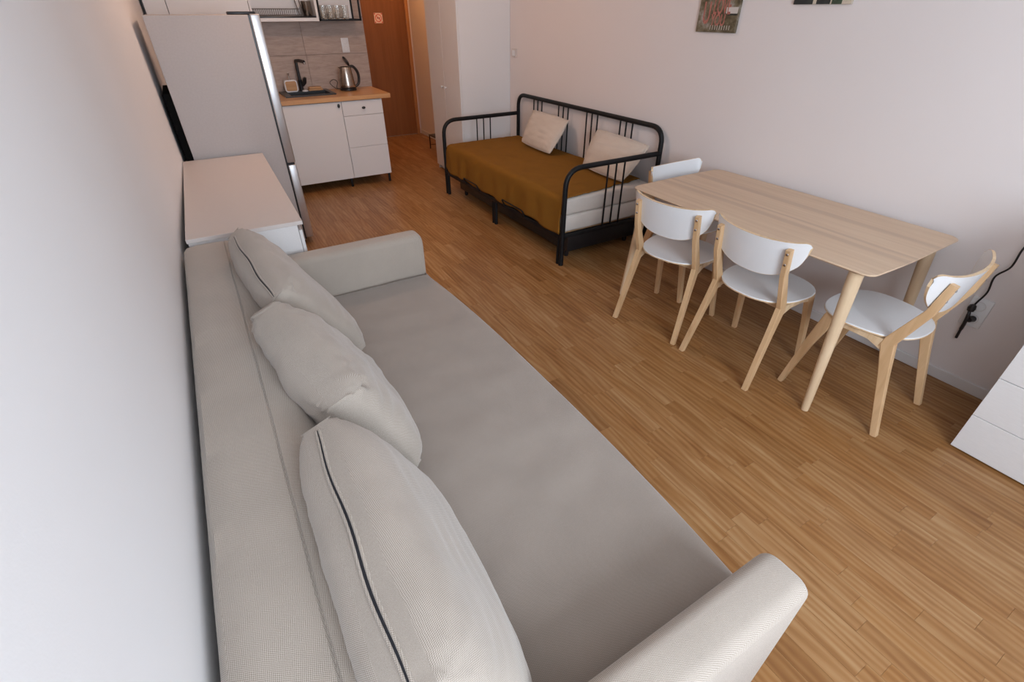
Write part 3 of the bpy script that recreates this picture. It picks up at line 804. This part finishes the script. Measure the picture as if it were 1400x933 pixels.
sh = thing('shoe_rack', 'low dark metal shoe rack in the hall behind the wardrobe', 'shoe rack', (3.24, 6.5, 0))
MB().box(3.10, 3.37, 6.12, 6.78, .175, .19, .003).build('shelf', M['bplastic'], sh)
for x in (3.11, 3.36):
    for y in (6.13, 6.77): MB().box(x - .006, x + .006, y - .006, y + .006, 0, .175).build('leg', M['black'], sh)
MB().tube([(3.11, 6.77, .05), (3.36, 6.77, .05)], .004, 6).build('crossbar', M['black'], sh)
# lamps
for (nm, x, y, lb) in (('ceiling_lamp', 2.95, 6.95, 'round opal ceiling lamp in the hall'), ('ceiling_lamp', 1.55, 4.1, 'round opal ceiling lamp in the middle of the room')):
    lt = thing(nm, lb, 'lamp', (x, y, ZC - .08))
    MB().lathe([(.13, ZC - .02), (.13, ZC)], (x, y, 0), 28).build('lamp_base', M['trim'], lt)
    MB().lathe([(.02, ZC - .085), (.08, ZC - .07), (.12, ZC - .045), (.125, ZC - .021)], (x, y, 0), 28).build('lamp_shade', M['opal'], lt)

# ================================================================ WARDROBE
wd = thing('wardrobe', 'tall white two-door wardrobe with small knobs, beyond the daybed', 'wardrobe', (3.1, 5.41, 0))
a0, a1 = 5.03, 5.80
MB().box(2.815, XR - .003, a0, a0 + .018, 0, 2.36).build('side_panel', M['kwhite'], wd)
MB().box(2.815, XR - .003, a1 - .018, a1, 0, 2.36).build('side_panel', M['kwhite'], wd)
MB().box(2.815, XR - .003, a0 + .018, a1 - .018, 2.342, 2.36).build('top_panel', M['kwhite'], wd)
MB().box(2.84, XR - .003, a0 + .018, a1 - .018, .05, .068).build('bottom_panel', M['kwhite'], wd)
MB().box(2.84, 2.856, a0 + .018, a1 - .018, 0, .05).build('plinth', M['kwhite'], wd)
MB().box(XR - .012, XR - .004, a0 + .018, a1 - .018, .068, 2.34).build('back_panel', M['kwhite'], wd)
for (p, r, ky) in ((a0, 5.413, 5.372), (5.417, a1, 5.462)):
    d = MB().box(2.797, 2.814, p + .001, r - .001, .05, 2.355, .0015, 1).build('door', M['kwhite'], wd)
    n = 16; kz = .935
    MB().ring_loft([[(2.797 - dd, ky + rr * math.cos(2 * PI * i / n), kz + rr * math.sin(2 * PI * i / n)) for i in range(n)] for rr, dd in ((.006, 0), (.006, .012), (.012, .016), (.014, .022), (.010, .027), (.003, .028))]).build('knob', M['white'], d)

# ================================================================ DAYBED
def daybed():
    bx, d0, Ln, Wd, H, HA = 3.355, 2.72, 2.07, .88, .918, .738
    fx = bx - Wd; r = .0185
    t = thing('daybed', 'black tubular metal daybed with an ochre cover, along the right wall', 'daybed', (bx - Wd / 2, d0 + Ln / 2, 0))
    y0, y1 = d0, d0 + Ln
    MB().tube(arc_path([(bx, y0, 0), (bx, y0, H - r), (bx, y1, H - r), (bx, y1, 0)], .12, 8), r, 14).build('back_frame', M['black'], t)
    for yb in (3.05, 3.123, 3.193, 3.485, 3.56, 3.634, 3.91, 3.985, 4.06, 4.345, 4.418, 4.49):
        MB().tube([(bx, yb, .25), (bx, yb, H - r)], .0066, 8).build('back_bar', M['black'], t)
    for y in (y0, y1):
        s_ = 1 if y == y0 else -1
        MB().tube(arc_path([(fx, y, 0), (fx, y, HA - r), (bx - r * .5, y, HA - r)], .14, 8), r, 14).build('arm_frame', M['black'], t)
        for xb in (2.853, 2.931, 3.010): MB().tube([(xb, y, .235), (xb, y, HA - r)], .0066, 8).build('arm_bar', M['black'], t)
        MB().box(fx, bx, y - .011, y + .011, .215, .243, .003).build('end_rail', M['black'], t)
        # second leg tube
        MB().tube([(fx, y + s_ * .038, 0), (fx, y + s_ * .038, .23)], .0165, 12).build('leg', M['black'], t)
        MB().tube([(bx, y + s_ * .034, 0), (bx, y + s_ * .034, .23)], .0135, 12).build('leg', M['black'], t)
    for x in (fx, bx): MB().box(x - .013, x + .013, y0 + .01, y1 - .01, .205, .24, .003).build('side_rail', M['black'], t)
    ym = (y0 + y1) / 2
    for dy in (-.019, .019): MB().tube([(fx, ym + dy, 0), (fx, ym + dy, .205)], .0165, 12).build('leg', M['black'], t)
    MB().tube([(fx + .4, ym, 0), (fx + .4, ym, .215)], .0135, 12).build('leg', M['black'], t)
    # slats
    for k in range(16):
        y = y0 + .09 + k * (Ln - .18) / 15
        MB().box(fx + .012, bx - .012, y - .027, y + .027, .222, .232, .002, 1).build('slat', M['birch'], t)
    # small retaining brackets on the front rail
    for (a, b) in ((4.02, 4.29), (3.22, 3.55)):
        MB().tube(arc_path([(fx - .014, a, .225), (fx - .046, a, .288), (fx - .046, b, .288), (fx - .014, b, .225)], .02, 4), .006, 8).build('bracket', M['black'], t)
    # pull-out lower frame
    MB().box(fx + .10, bx - .09, y0 + .06, y1 - .1, .06, .195, .006).build('pull_out_base', M['bplastic'], t)
    for x in (fx + .14, bx - .13):
        for y in (y0 + .12, y1 - .16): MB().lathe([(.015, 0), (.02, .02), (.015, .062)], (x, y, 0), 10).build('wheel', M['bplastic'], t)
    return t
daybed()
def mattress(z0, z1, label, seed):
    mb = MB(); mb.box(2.505, 3.325, 2.745, 4.755, z0, z1, .02, 4)
    bmesh.ops.subdivide_edges(mb.bm, edges=[e for e in mb.bm.edges if e.calc_length() > .3], cuts=24, use_grid_fill=True)
    for v in mb.bm.verts:
        c = v.co; w = .006 * noise.noise(V((c.x * 7 + seed, c.y * 6, c.z * 14)))
        if c.y < 2.80: v.co.y += w * 1.5 - .006 * (1 - ((c.z - z0) / (z1 - z0) * 2 - 1) ** 2)
        if c.x < 2.56: v.co.x += -.004 + w
    o = mb.build('mattress', M['sheet'], smooth=60)
    return setp(o, label, 'mattress', 'thin mattresses on the daybed')
mattress(.245, .372, 'lower of the two thin white-covered mattresses on the black daybed', 2)
mattress(.374, .496, 'upper of the two thin white-covered mattresses on the black daybed, under the ochre cover', 9)
# ochre cover draped over the upper mattress and down the front
def blanket():
    rnd = random.Random(4)
    ny, ns = 120, 70
    yA, yB = 2.845, 4.764
    rows = []
    Lx = .834; top = .502; R = .03
    for j in range(ny + 1):
        q = j / ny; row = []
        drop = .213 + .022 * noise.noise(V((q * 9, 0, 0))) + .008 * math.sin(q * 40) * noise.noise(V((q * 3, 5, 0)))
        if q > .97: drop -= .05 * (q - .97) / .03
        for i in range(ns + 1):
            s = i / ns * (Lx + drop + .03)
            yy = yA + (yB - yA) * q
            ext = .012 * noise.noise(V((s * 14, q * 2, 7)))
            # near end slants: more of the mattress shows at the front
            yy += (1 - q) ** 6 * (-.075 + .10 * min(1, s / .85)) * -1 * 0
            if q < .12: yy = yy + (1 - q / .12) * (-.10 * min(1, s / .80) + .02 * noise.noise(V((s * 9, 1, 0))) + (.07 if s > .85 else 0) * 0)
            if s < Lx - R: x = 3.318 - s; z = top; 
            elif s < Lx - R + R * PI / 2:
                a = (s - (Lx - R)) / R; x = 3.318 - (Lx - R) - R * math.sin(a); z = top - R + R * math.cos(a)
            else:
                dd = s - (Lx - R + R * PI / 2); x = 3.318 - Lx - .004 - .05 * min(1, dd / .25) ** 1.2 * .35; z = top - R - dd
                wv = noise.noise(V((yy * 5, dd * 2, 1))); x += -.008 * (wv + .5) * min(1, dd / .05) - .006 * math.sin(yy * 26 + 2 * wv) * min(1, dd / .1)
            if z > top - .001:
                nv = noise.noise(V((x * 5, yy * 3.2, 2))) * .007 + .006 * abs(noise.noise(V((x * 9 + yy * 4, yy * 7, 8))))
                z += max(0, nv) + .001
                # far end falls over the mattress end slightly
            if q > .985: z -= .012
            yy += .004 * noise.noise(V((s * 30, q, 3))) if q in (0, 1) else 0
            row.append((x, yy, z))
        rows.append(row)
    mb = MB(); mb.sheet(rows)
    o = mb.build('bed_cover', M['blanket'], smooth=60)
    md = o.modifiers.new('thickness', 'SOLIDIFY'); md.thickness = .003; md.offset = 1
    return setp(o, 'ochre brown woven bed cover over the mattresses of the black daybed', 'bed cover')
blanket()
def bed_pillow(label, c, T, seed):
    base = (V(c[0]) + V(c[1])) / 2; base.z = .505
    t = thing('pillow', label, 'pillow', base, 0, 'beige pillows on the daybed')
    mb, S_, pl, nr = cushion_mesh(c, T, .003, seed, n=34, m=28, wr=.010, exp=2.2, pinch=.05)
    mb.build('pillow_case', M['pillow'], t, smooth=70)
    k = 24; prm = [(-1 + 2 * i / k, -1) for i in range(k)] + [(1, -1 + 2 * i / k) for i in range(k)] + [(1 - 2 * i / k, 1) for i in range(k)] + [(-1, 1 - 2 * i / k) for i in range(k)]
    MB().tube([pl(u, v) for u, v in prm], .0035, 6, closed=True).build('seam', M['pillow'], t)
    return t
bed_pillow('smaller beige pillow leaning on the daybed backrest, farther from the table', [(3.09, 3.80, .53), (3.12, 4.34, .535), (3.31, 4.42, .80), (3.31, 3.835, .79)], .065, 3)
bed_pillow('larger beige pillow leaning on the daybed backrest, next to the dining table', [(3.08, 2.80, .525), (3.10, 3.33, .53), (3.31, 3.42, .785), (3.31, 2.79, .765)], .07, 8)

# ================================================================ TABLE
def table():
    x0, x1, y0, y1, zt = 2.535, 3.322, .738, 2.148, .742
    cx, cy = (x0 + x1) / 2, (y0 + y1) / 2
    t = thing('dining_table', 'pale ash rectangular dining table with rounded corners, along the right wall', 'table', (cx, cy, 0))
    def outline(inset, n=10):
        P = []; hw, hl = (x1 - x0) / 2 - inset, (y1 - y0) / 2 - inset; r = .045
        # slightly bowed edges
        for (px, py) in rrect(-hw + .0, hw, -hl, hl, r, 6):
            P.append((px, py))
        out = []
        for i in range(len(P)):
            a, b = P[i], P[(i + 1) % len(P)]
            d = math.hypot(b[0] - a[0], b[1] - a[1]); k = max(1, int(d / .08))
            for q in range(k):
                u = a[0] + (b[0] - a[0]) * q / k; v = a[1] + (b[1] - a[1]) * q / k
                u2 = u * (1 - .022 * (v / hl) ** 2 + .010); v2 = v * (1 - .016 * (u / hw) ** 2 + .008)
                out.append((cx + u2, cy + v2))
        return out
    mb = MB(); mb.ring_loft([[(*p, z) for p in outline(i)] for i, z in ((.035, zt - .024), (.004, zt - .010), (0, zt - .006), (.0, zt - .003), (.003, zt))])
    mb.build('tabletop', M['tabletop'], t, smooth=25)
    MB().box(x0 + .16, x1 - .16, y0 + .16, y0 + .18, zt - .06, zt - .024).box(x0 + .16, x1 - .16, y1 - .18, y1 - .16, zt - .06, zt - .024).box(x0 + .16, x0 + .18, y0 + .18, y1 - .18, zt - .06, zt - .024).box(x1 - .18, x1 - .16, y0 + .18, y1 - .18, zt - .06, zt - .024).build('apron', M['legwood'], t, smooth=0)
    for (fx, fy, tx_, ty_) in ((2.553, .770, 2.60, .825), (2.572, 2.128, 2.61, 2.075), (3.285, .762, 3.245, .82), (3.295, 2.130, 3.278, 2.085)):
        MB().tube([(fx, fy, 0), (fx + (tx_ - fx) * .03, fy + (ty_ - fy) * .03, .02), (tx_, ty_, zt - .05), (tx_, ty_, zt - .024)], [.0165, .018, .0295, .030], 20).build('leg', M['legwood'], t)
    return t
table()

# ================================================================ CHAIRS
def flatbar(mb, pts, w, d):
    """solid timber bar through pts (x,y,z): w = width along x, d list = depth in the side plane"""
    P = [V(p) for p in pts]; rings = []
    for i, p in enumerate(P):
        if i == 0: tdir = (P[1] - P[0]).normalized()
        elif i == len(P) - 1: tdir = (P[-1] - P[-2]).normalized()
        else: tdir = ((P[i + 1] - p).normalized() + (p - P[i - 1]).normalized()).normalized()
        nrm = V((0, -tdir.z, tdir.y)).normalized(); X = V((1, 0, 0)); h = d[i] / 2; q = w / 2
        c = .15
        rings.append([p + X * a * q + nrm * b * h for a, b in ((-1, -1 + c), (-1 + c, -1), (1 - c, -1), (1, -1 + c), (1, 1 - c), (1 - c, 1), (-1 + c, 1), (-1, 1 - c))])
    mb.ring_loft(rings)
def make_chair(label, loc, rz):
    t = thing('dining_chair', label, 'chair', loc, rz, 'white and birch dining chairs at the table')
    # seat: softly triangular moulded disc
    n = 48; zt = .462
    def out(k, ins):
        a = 2 * PI * k / n; ca, sa = math.cos(a), math.sin(a)
        e = 2.5; r = (abs(ca) ** e + abs(sa) ** e) ** (-1 / e)
        x = .212 * ca * r; y = .205 * sa * r
        x *= 1 + .10 * (y / .205)
        return x * (1 - ins), y * (1 - ins)
    rings = []
    for ins, z in ((.03, zt - .014), (.0, zt - .010), (0, zt - .003), (.01, zt)): rings.append([(*out(k, ins), z) for k in range(n)])
    for ins in (.25, .5, .75, .95):
        rings.append([(*out(k, ins), zt - .0025 * math.sin(ins * PI / 2)) for k in range(n)])
    rings = [[(x, y + .03, z) for x, y, z in r] for r in rings]
    ed = MB(); ed.ring_loft([rings[0]] + [rings[1], [(x, y, zt - .004) for x, y, z in rings[2]]]); 
    seat = MB().ring_loft([[(x * 1.001, y, zt - .0045) for x, y, z in rings[2]]] + rings[2:]).build('seat', M['white'], t, 50, off=L0)
    ed.build('seat_edge', M['birch_edge'], seat, 50, off=L0, label='bare plywood edge of the seat')
    # side frames
    for s_ in (-1, 1):
        mb = MB(); flatbar(mb, [(s_ * .208, -.235, 0), (s_ * .190, -.148, .30), (s_ * .182, -.108, .435)], .026, [.026, .040, .056]); mb.build('rear_leg', M['birch'], t, 20, off=L0)
        mb = MB(); flatbar(mb, [(s_ * .182, -.098, .405), (s_ * .182, -.112, .455), (s_ * .180, -.184, .63), (s_ * .178, -.207, .762)], .024, [.040, .048, .034, .028])
        up = mb.build('upright', M['birch'], t, 20, off=L0)
        mb = MB(); flatbar(mb, [(s_ * .205, .240, 0), (s_ * .190, .190, .26), (s_ * .180, .148, .43), (s_ * .179, .142, .447)], .026, [.024, .038, .056, .056]); mb.build('front_leg', M['birch'], t, 20, off=L0)
        # tapering side rail with gussets
        MB().prism([(-.100, .446), (.155, .446), (.150, .398), (.075, .418), (-.03, .418), (-.108, .388)], s_ * .180 - .011, s_ * .180 + .011, 'x', .002).build('side_rail', M['birch_edge'], t, 20, off=L0)
    for y in (-.07, .11): MB().box(-.172, .172, y - .012, y + .012, .412, .446, .002).build('cross_rail', M['birch_edge'], t, 20, off=L0)
    # moulded backrest
    nu, nv = 36, 12
    def bp(u, v):     # u -1..1 across, v 0..1 up
        au = abs(u)
        topz = .782 + .024 * au ** 2.2
        botz = .596 + .140 * au ** 2.5
        if au > .84:      # rounded tips
            q_ = (au - .84) / .16; k_ = 1 - math.sqrt(max(0, 1 - q_ ** 2)); md = topz * .62 + botz * .38
            topz += (md - topz) * k_ * .96; botz += (md - botz) * k_ * .96
        z = botz + (topz - botz) * v
        x = .236 * math.sin(u * 1.15) / math.sin(1.15)
        y = -.205 + .072 * au ** 2 - (z - .70) * .20
        return V((x, y, z))
    def surf(off):
        g = []
        for i in range(nu + 1):
            u = -1 + 2 * i / nu; u = .55 * u + .45 * math.sin(PI / 2 * u); row = []
            for j in range(nv + 1):
                v = j / nv; p = bp(u, v); e = .01
                du = bp(min(1, u + e), v) - bp(max(-1, u - e), v); n_ = V((-du.y, du.x, 0)).normalized(); n_.z = .2
                row.append(p + n_ * off)
            g.append(row)
        return g
    A = surf(.0055); B = surf(-.0055)
    mb = MB(); bm = mb.bm
    VA = [[bm.verts.new(p) for p in r] for r in A]
    for i in range(nu):
        for j in range(nv): bm.faces.new((VA[i][j], VA[i + 1][j], VA[i + 1][j + 1], VA[i][j + 1]))
    VB = [[bm.verts.new(p) for p in r] for r in B]
    for i in range(nu):
        for j in range(nv): bm.faces.new((VB[i][j], VB[i][j + 1], VB[i + 1][j + 1], VB[i + 1][j]))
    def edge_loop(V_): return [V_[i][0] for i in range(nu + 1)] + [V_[nu][j] for j in range(1, nv + 1)] + [V_[i][nv] for i in range(nu - 1, -1, -1)] + [V_[0][j] for j in range(nv - 1, 0, -1)]
    ea, eb = edge_loop(VA), edge_loop(VB); pa = [v.co.copy() for v in ea]; pb = [v.co.copy() for v in eb]
    for k in range(len(ea)): bm.faces.new((ea[k], ea[(k + 1) % len(ea)], eb[(k + 1) % len(ea)], eb[k]))
    back = mb.build('backrest', M['white'], t, 40, off=L0)
    # bare plywood edge, a hair proud of the rim
    mb = MB(); cen = V((0, -.17, .70)); rings = []
    for k in range(len(pa)):
        o_ = (pa[k] + pb[k]) / 2; d = V((o_.x - 0, 0, o_.z - .70)).normalized() * .0012
        rings.append([pa[k] - d * 1.0, pa[k] + d, pb[k] + d, pb[k] - d * 1.0])
    mb.ring_loft(rings, closed=True); mb.build('backrest_edge', M['birch_edge'], back, 30, off=L0, label='bare plywood edge of the backrest')
    # two screws on each upright
    for s_ in (-1, 1):
        for zz in (.690, .742):
            yy = -.184 - (zz - .63) * .176 - .0155
            n = 12
            MB().ring_loft([[(s_ * .179 + r_ * math.cos(2 * PI * i / n), yy - d_, zz + r_ * math.sin(2 * PI * i / n)) for i in range(n)] for r_, d_ in ((.0065, -.003), (.0065, .001), (.004, .0025))]).build('screw', M['chrome'], t, 30, off=L0)
    return t
# forward is +y in the chair's own frame
ch = make_chair('white and birch dining chair on the room side of the table, nearest the daybed', (2.600, 1.763, 0), -PI / 2)
ch.rotation_euler.z = -PI / 2 + .22
specs = [('white and birch dining chair on the room side of the table, beside the right-hand chair', (2.655, 1.236, 0), -PI / 2 + .03),
         ('white and birch dining chair at the right end of the table, beside the black cord', (2.868, .737, 0), .01),
         ('white and birch dining chair at the far end of the table, mostly hidden by it', (3.022, 2.085, 0), PI + .03)]
specs[0] = ('white and birch dining chair between the end chair and the one nearest the daybed', specs[0][1], specs[0][2])
for lb, loc, rz in specs:
    c = copy_tree(ch); c.location = loc; c.rotation_euler.z = rz; c['label'] = lb

# ================================================================ CHEST (right)
def chest_right():
    x0, x1, y0, y1, H = 2.888, 3.375, -.51, .290, 1.0
    t = thing('chest_of_drawers', 'white wood-grained chest of drawers cut off by the right edge of the photo', 'chest of drawers', ((x0 + x1) / 2, (y0 + y1) / 2, 0))
    MB().box(x0 - .002, x1, y0, y1, H - .02, H, .0015, 1).build('top_panel', M['wlam'], t)
    for a, b in ((y0, y0 + .018), (y1 - .018, y1)): MB().box(x0 + .018, x1, a, b, 0, H - .02).build('side_panel', M['wlam'], t)
    MB().box(x1 - .01, x1 - .002, y0 + .018, y1 - .018, 0, H - .02).build('back_panel', M['gap'], t)
    MB().box(x0 + .022, x0 + .03, y0 + .018, y1 - .018, 0.006, H - .02).build('inner_front', M['gap'], t)
    zs = [.008, .193, .393, .590, .785, .962]
    for k in range(5): MB().box(x0, x0 + .016, y0 + .001, y1 - .001, zs[k] + .0015, zs[k + 1] - .0015, .001, 1).build('drawer', M['wlam'], t)
chest_right()
# socket, plug and cord on the right wall
socket('wall_socket', 'white double socket low on the right wall, behind the end dining chair', XR, .562, .405, 'x', .085, .15)
cd = thing('power_cord', 'black power cord with a knot hanging from the right wall socket', 'cord', (3.37, .57, .40))
X_ = 3.365
MB().tube(spline([(3.30, .30, 1.004), (3.33, .40, .985), (3.35, .47, .93), (3.36, .515, .84), (X_, .538, .756), (X_, .539, .667), (X_, .570, .604), (X_, .563, .524), (X_, .579, .444), (X_, .577, .361), (X_, .573, .275)], 8), .0042, 8).build('cable', M['bplastic'], cd)
MB().tube(spline([(3.352, .585, .43), (3.348, .575, .40), (3.355, .572, .35), (3.36, .572, .31), (X_, .571, .262)], 6), [.006] * 6 + [.008] * 12 + [.006] * 7, 8).build('cable_end', M['bplastic'], cd)
MB().lathe([(.006, -.02), (.014, -.014), (.017, 0), (.014, .014), (.006, .02)], (3.350, .578, .436), 12).build('knot', M['bplastic'], cd)
MB().tube([(3.386, .560, .372), (3.35, .562, .376)], [.016, .011], 14).tube(spline([(3.352, .562, .376), (3.343, .566, .39), (3.345, .574, .42)], 5), .0035, 8).build('plug', M['bplastic'], cd)
# light switch by the wardrobe
lsw = thing('light_switch', 'cream light switch on the right wall beside the wardrobe', 'switch', (XR, 4.94, 1.22))
MB().box(XR - .014, XR, 4.90, 4.98, 1.22, 1.30, .003).build('plate', M['wlam2'], lsw)
MB().box(XR - .020, XR - .014, 4.915, 4.965, 1.235, 1.285, .002).build('rocker', M['white'], lsw)

# ================================================================ PRINTS on the right wall
def text_mesh(name, txt, size, mat, parent, y, z, x, ext=.0006, sx=1.0, sz=1.0):
    cu = bpy.data.curves.new(name, 'FONT'); cu.body = txt; cu.size = size; cu.extrude = ext; cu.offset = size * .012
    o = bpy.data.objects.new(name, cu); dg = None
    COL.objects.link(o); bpy.context.view_layer.update()
    me = bpy.data.meshes.new_from_object(o.evaluated_get(bpy.context.evaluated_depsgraph_get()))
    bpy.data.objects.remove(o)
    # text x -> world -y, text y -> world z, facing -x
    off = V((0, 0, 0)); q = parent
    while q is not None: off += V(q.location); q = q.parent
    for v in me.vertices:
        a, b, c = v.co; v.co = V((x - c, y - a * sx, z + b * sz)) - off
    me.materials.clear(); me.materials.append(mat)
    o = bpy.data.objects.new(name, me); COL.objects.link(o); o.parent = parent; return o
XP = XR - .018
p1 = thing('canvas_print', 'small upright canvas print with red lettering over a brown street photo', 'picture', (XR, 2.46, 1.508))
MB().box(XP, XR - .001, 2.308, 2.612, 1.508, 1.91, .0015, 1).build('canvas', M['photo'], p1)
XF = XP - .0008
text_mesh('letters', 'U', .20, M['print_red'], p1, 2.575, 1.555, XF, sx=.42, sz=.82)
text_mesh('letters', 'LOVE', .12, M['print_red'], p1, 2.50, 1.605, XF, sx=.46)
text_mesh('letters', 'YOU', .085, M['print_red'], p1, 2.505, 1.545, XF, sx=.60)
text_mesh('letters', 'and', .075, M['print_white'], p1, 2.53, 1.685, XF, sx=1.1)
text_mesh('letters', 'LOVE', .10, M['print_red'], p1, 2.57, 1.745, XF, sx=.9)
for k in range(9):
    yy = 2.50 - k * .018
    MB().box(XF - .0004, XF + .0006, yy - .003, yy, 1.522, 1.546).build('pale_stroke', M['print_white'], p1)
MB().box(XF - .0004, XF + .0006, 2.315, 2.385, 1.598, 1.606).build('dark_band', M['print_dark'], p1)
MB().box(XF - .0004, XF + .0006, 2.315, 2.40, 1.608, 1.640).build('pale_band', M['print_white'], p1)
p2 = thing('canvas_print', 'dark green and cream canvas print near the top right of the wall', 'picture', (XR, 1.81, 1.65))
MB().box(XP, XR - .001, 1.655, 1.968, 1.650, 1.95, .0015, 1).build('canvas', M['print_cream'], p2)
for (a, b, m) in ((1.858, 1.967, 'print_dark'), (1.764, 1.838, 'print_dark'), (1.703, 1.756, 'print_green')):
    MB().box(XF, XF + .001, a, b, 1.6505, 1.949).build('printed_panel', M[m], p2)
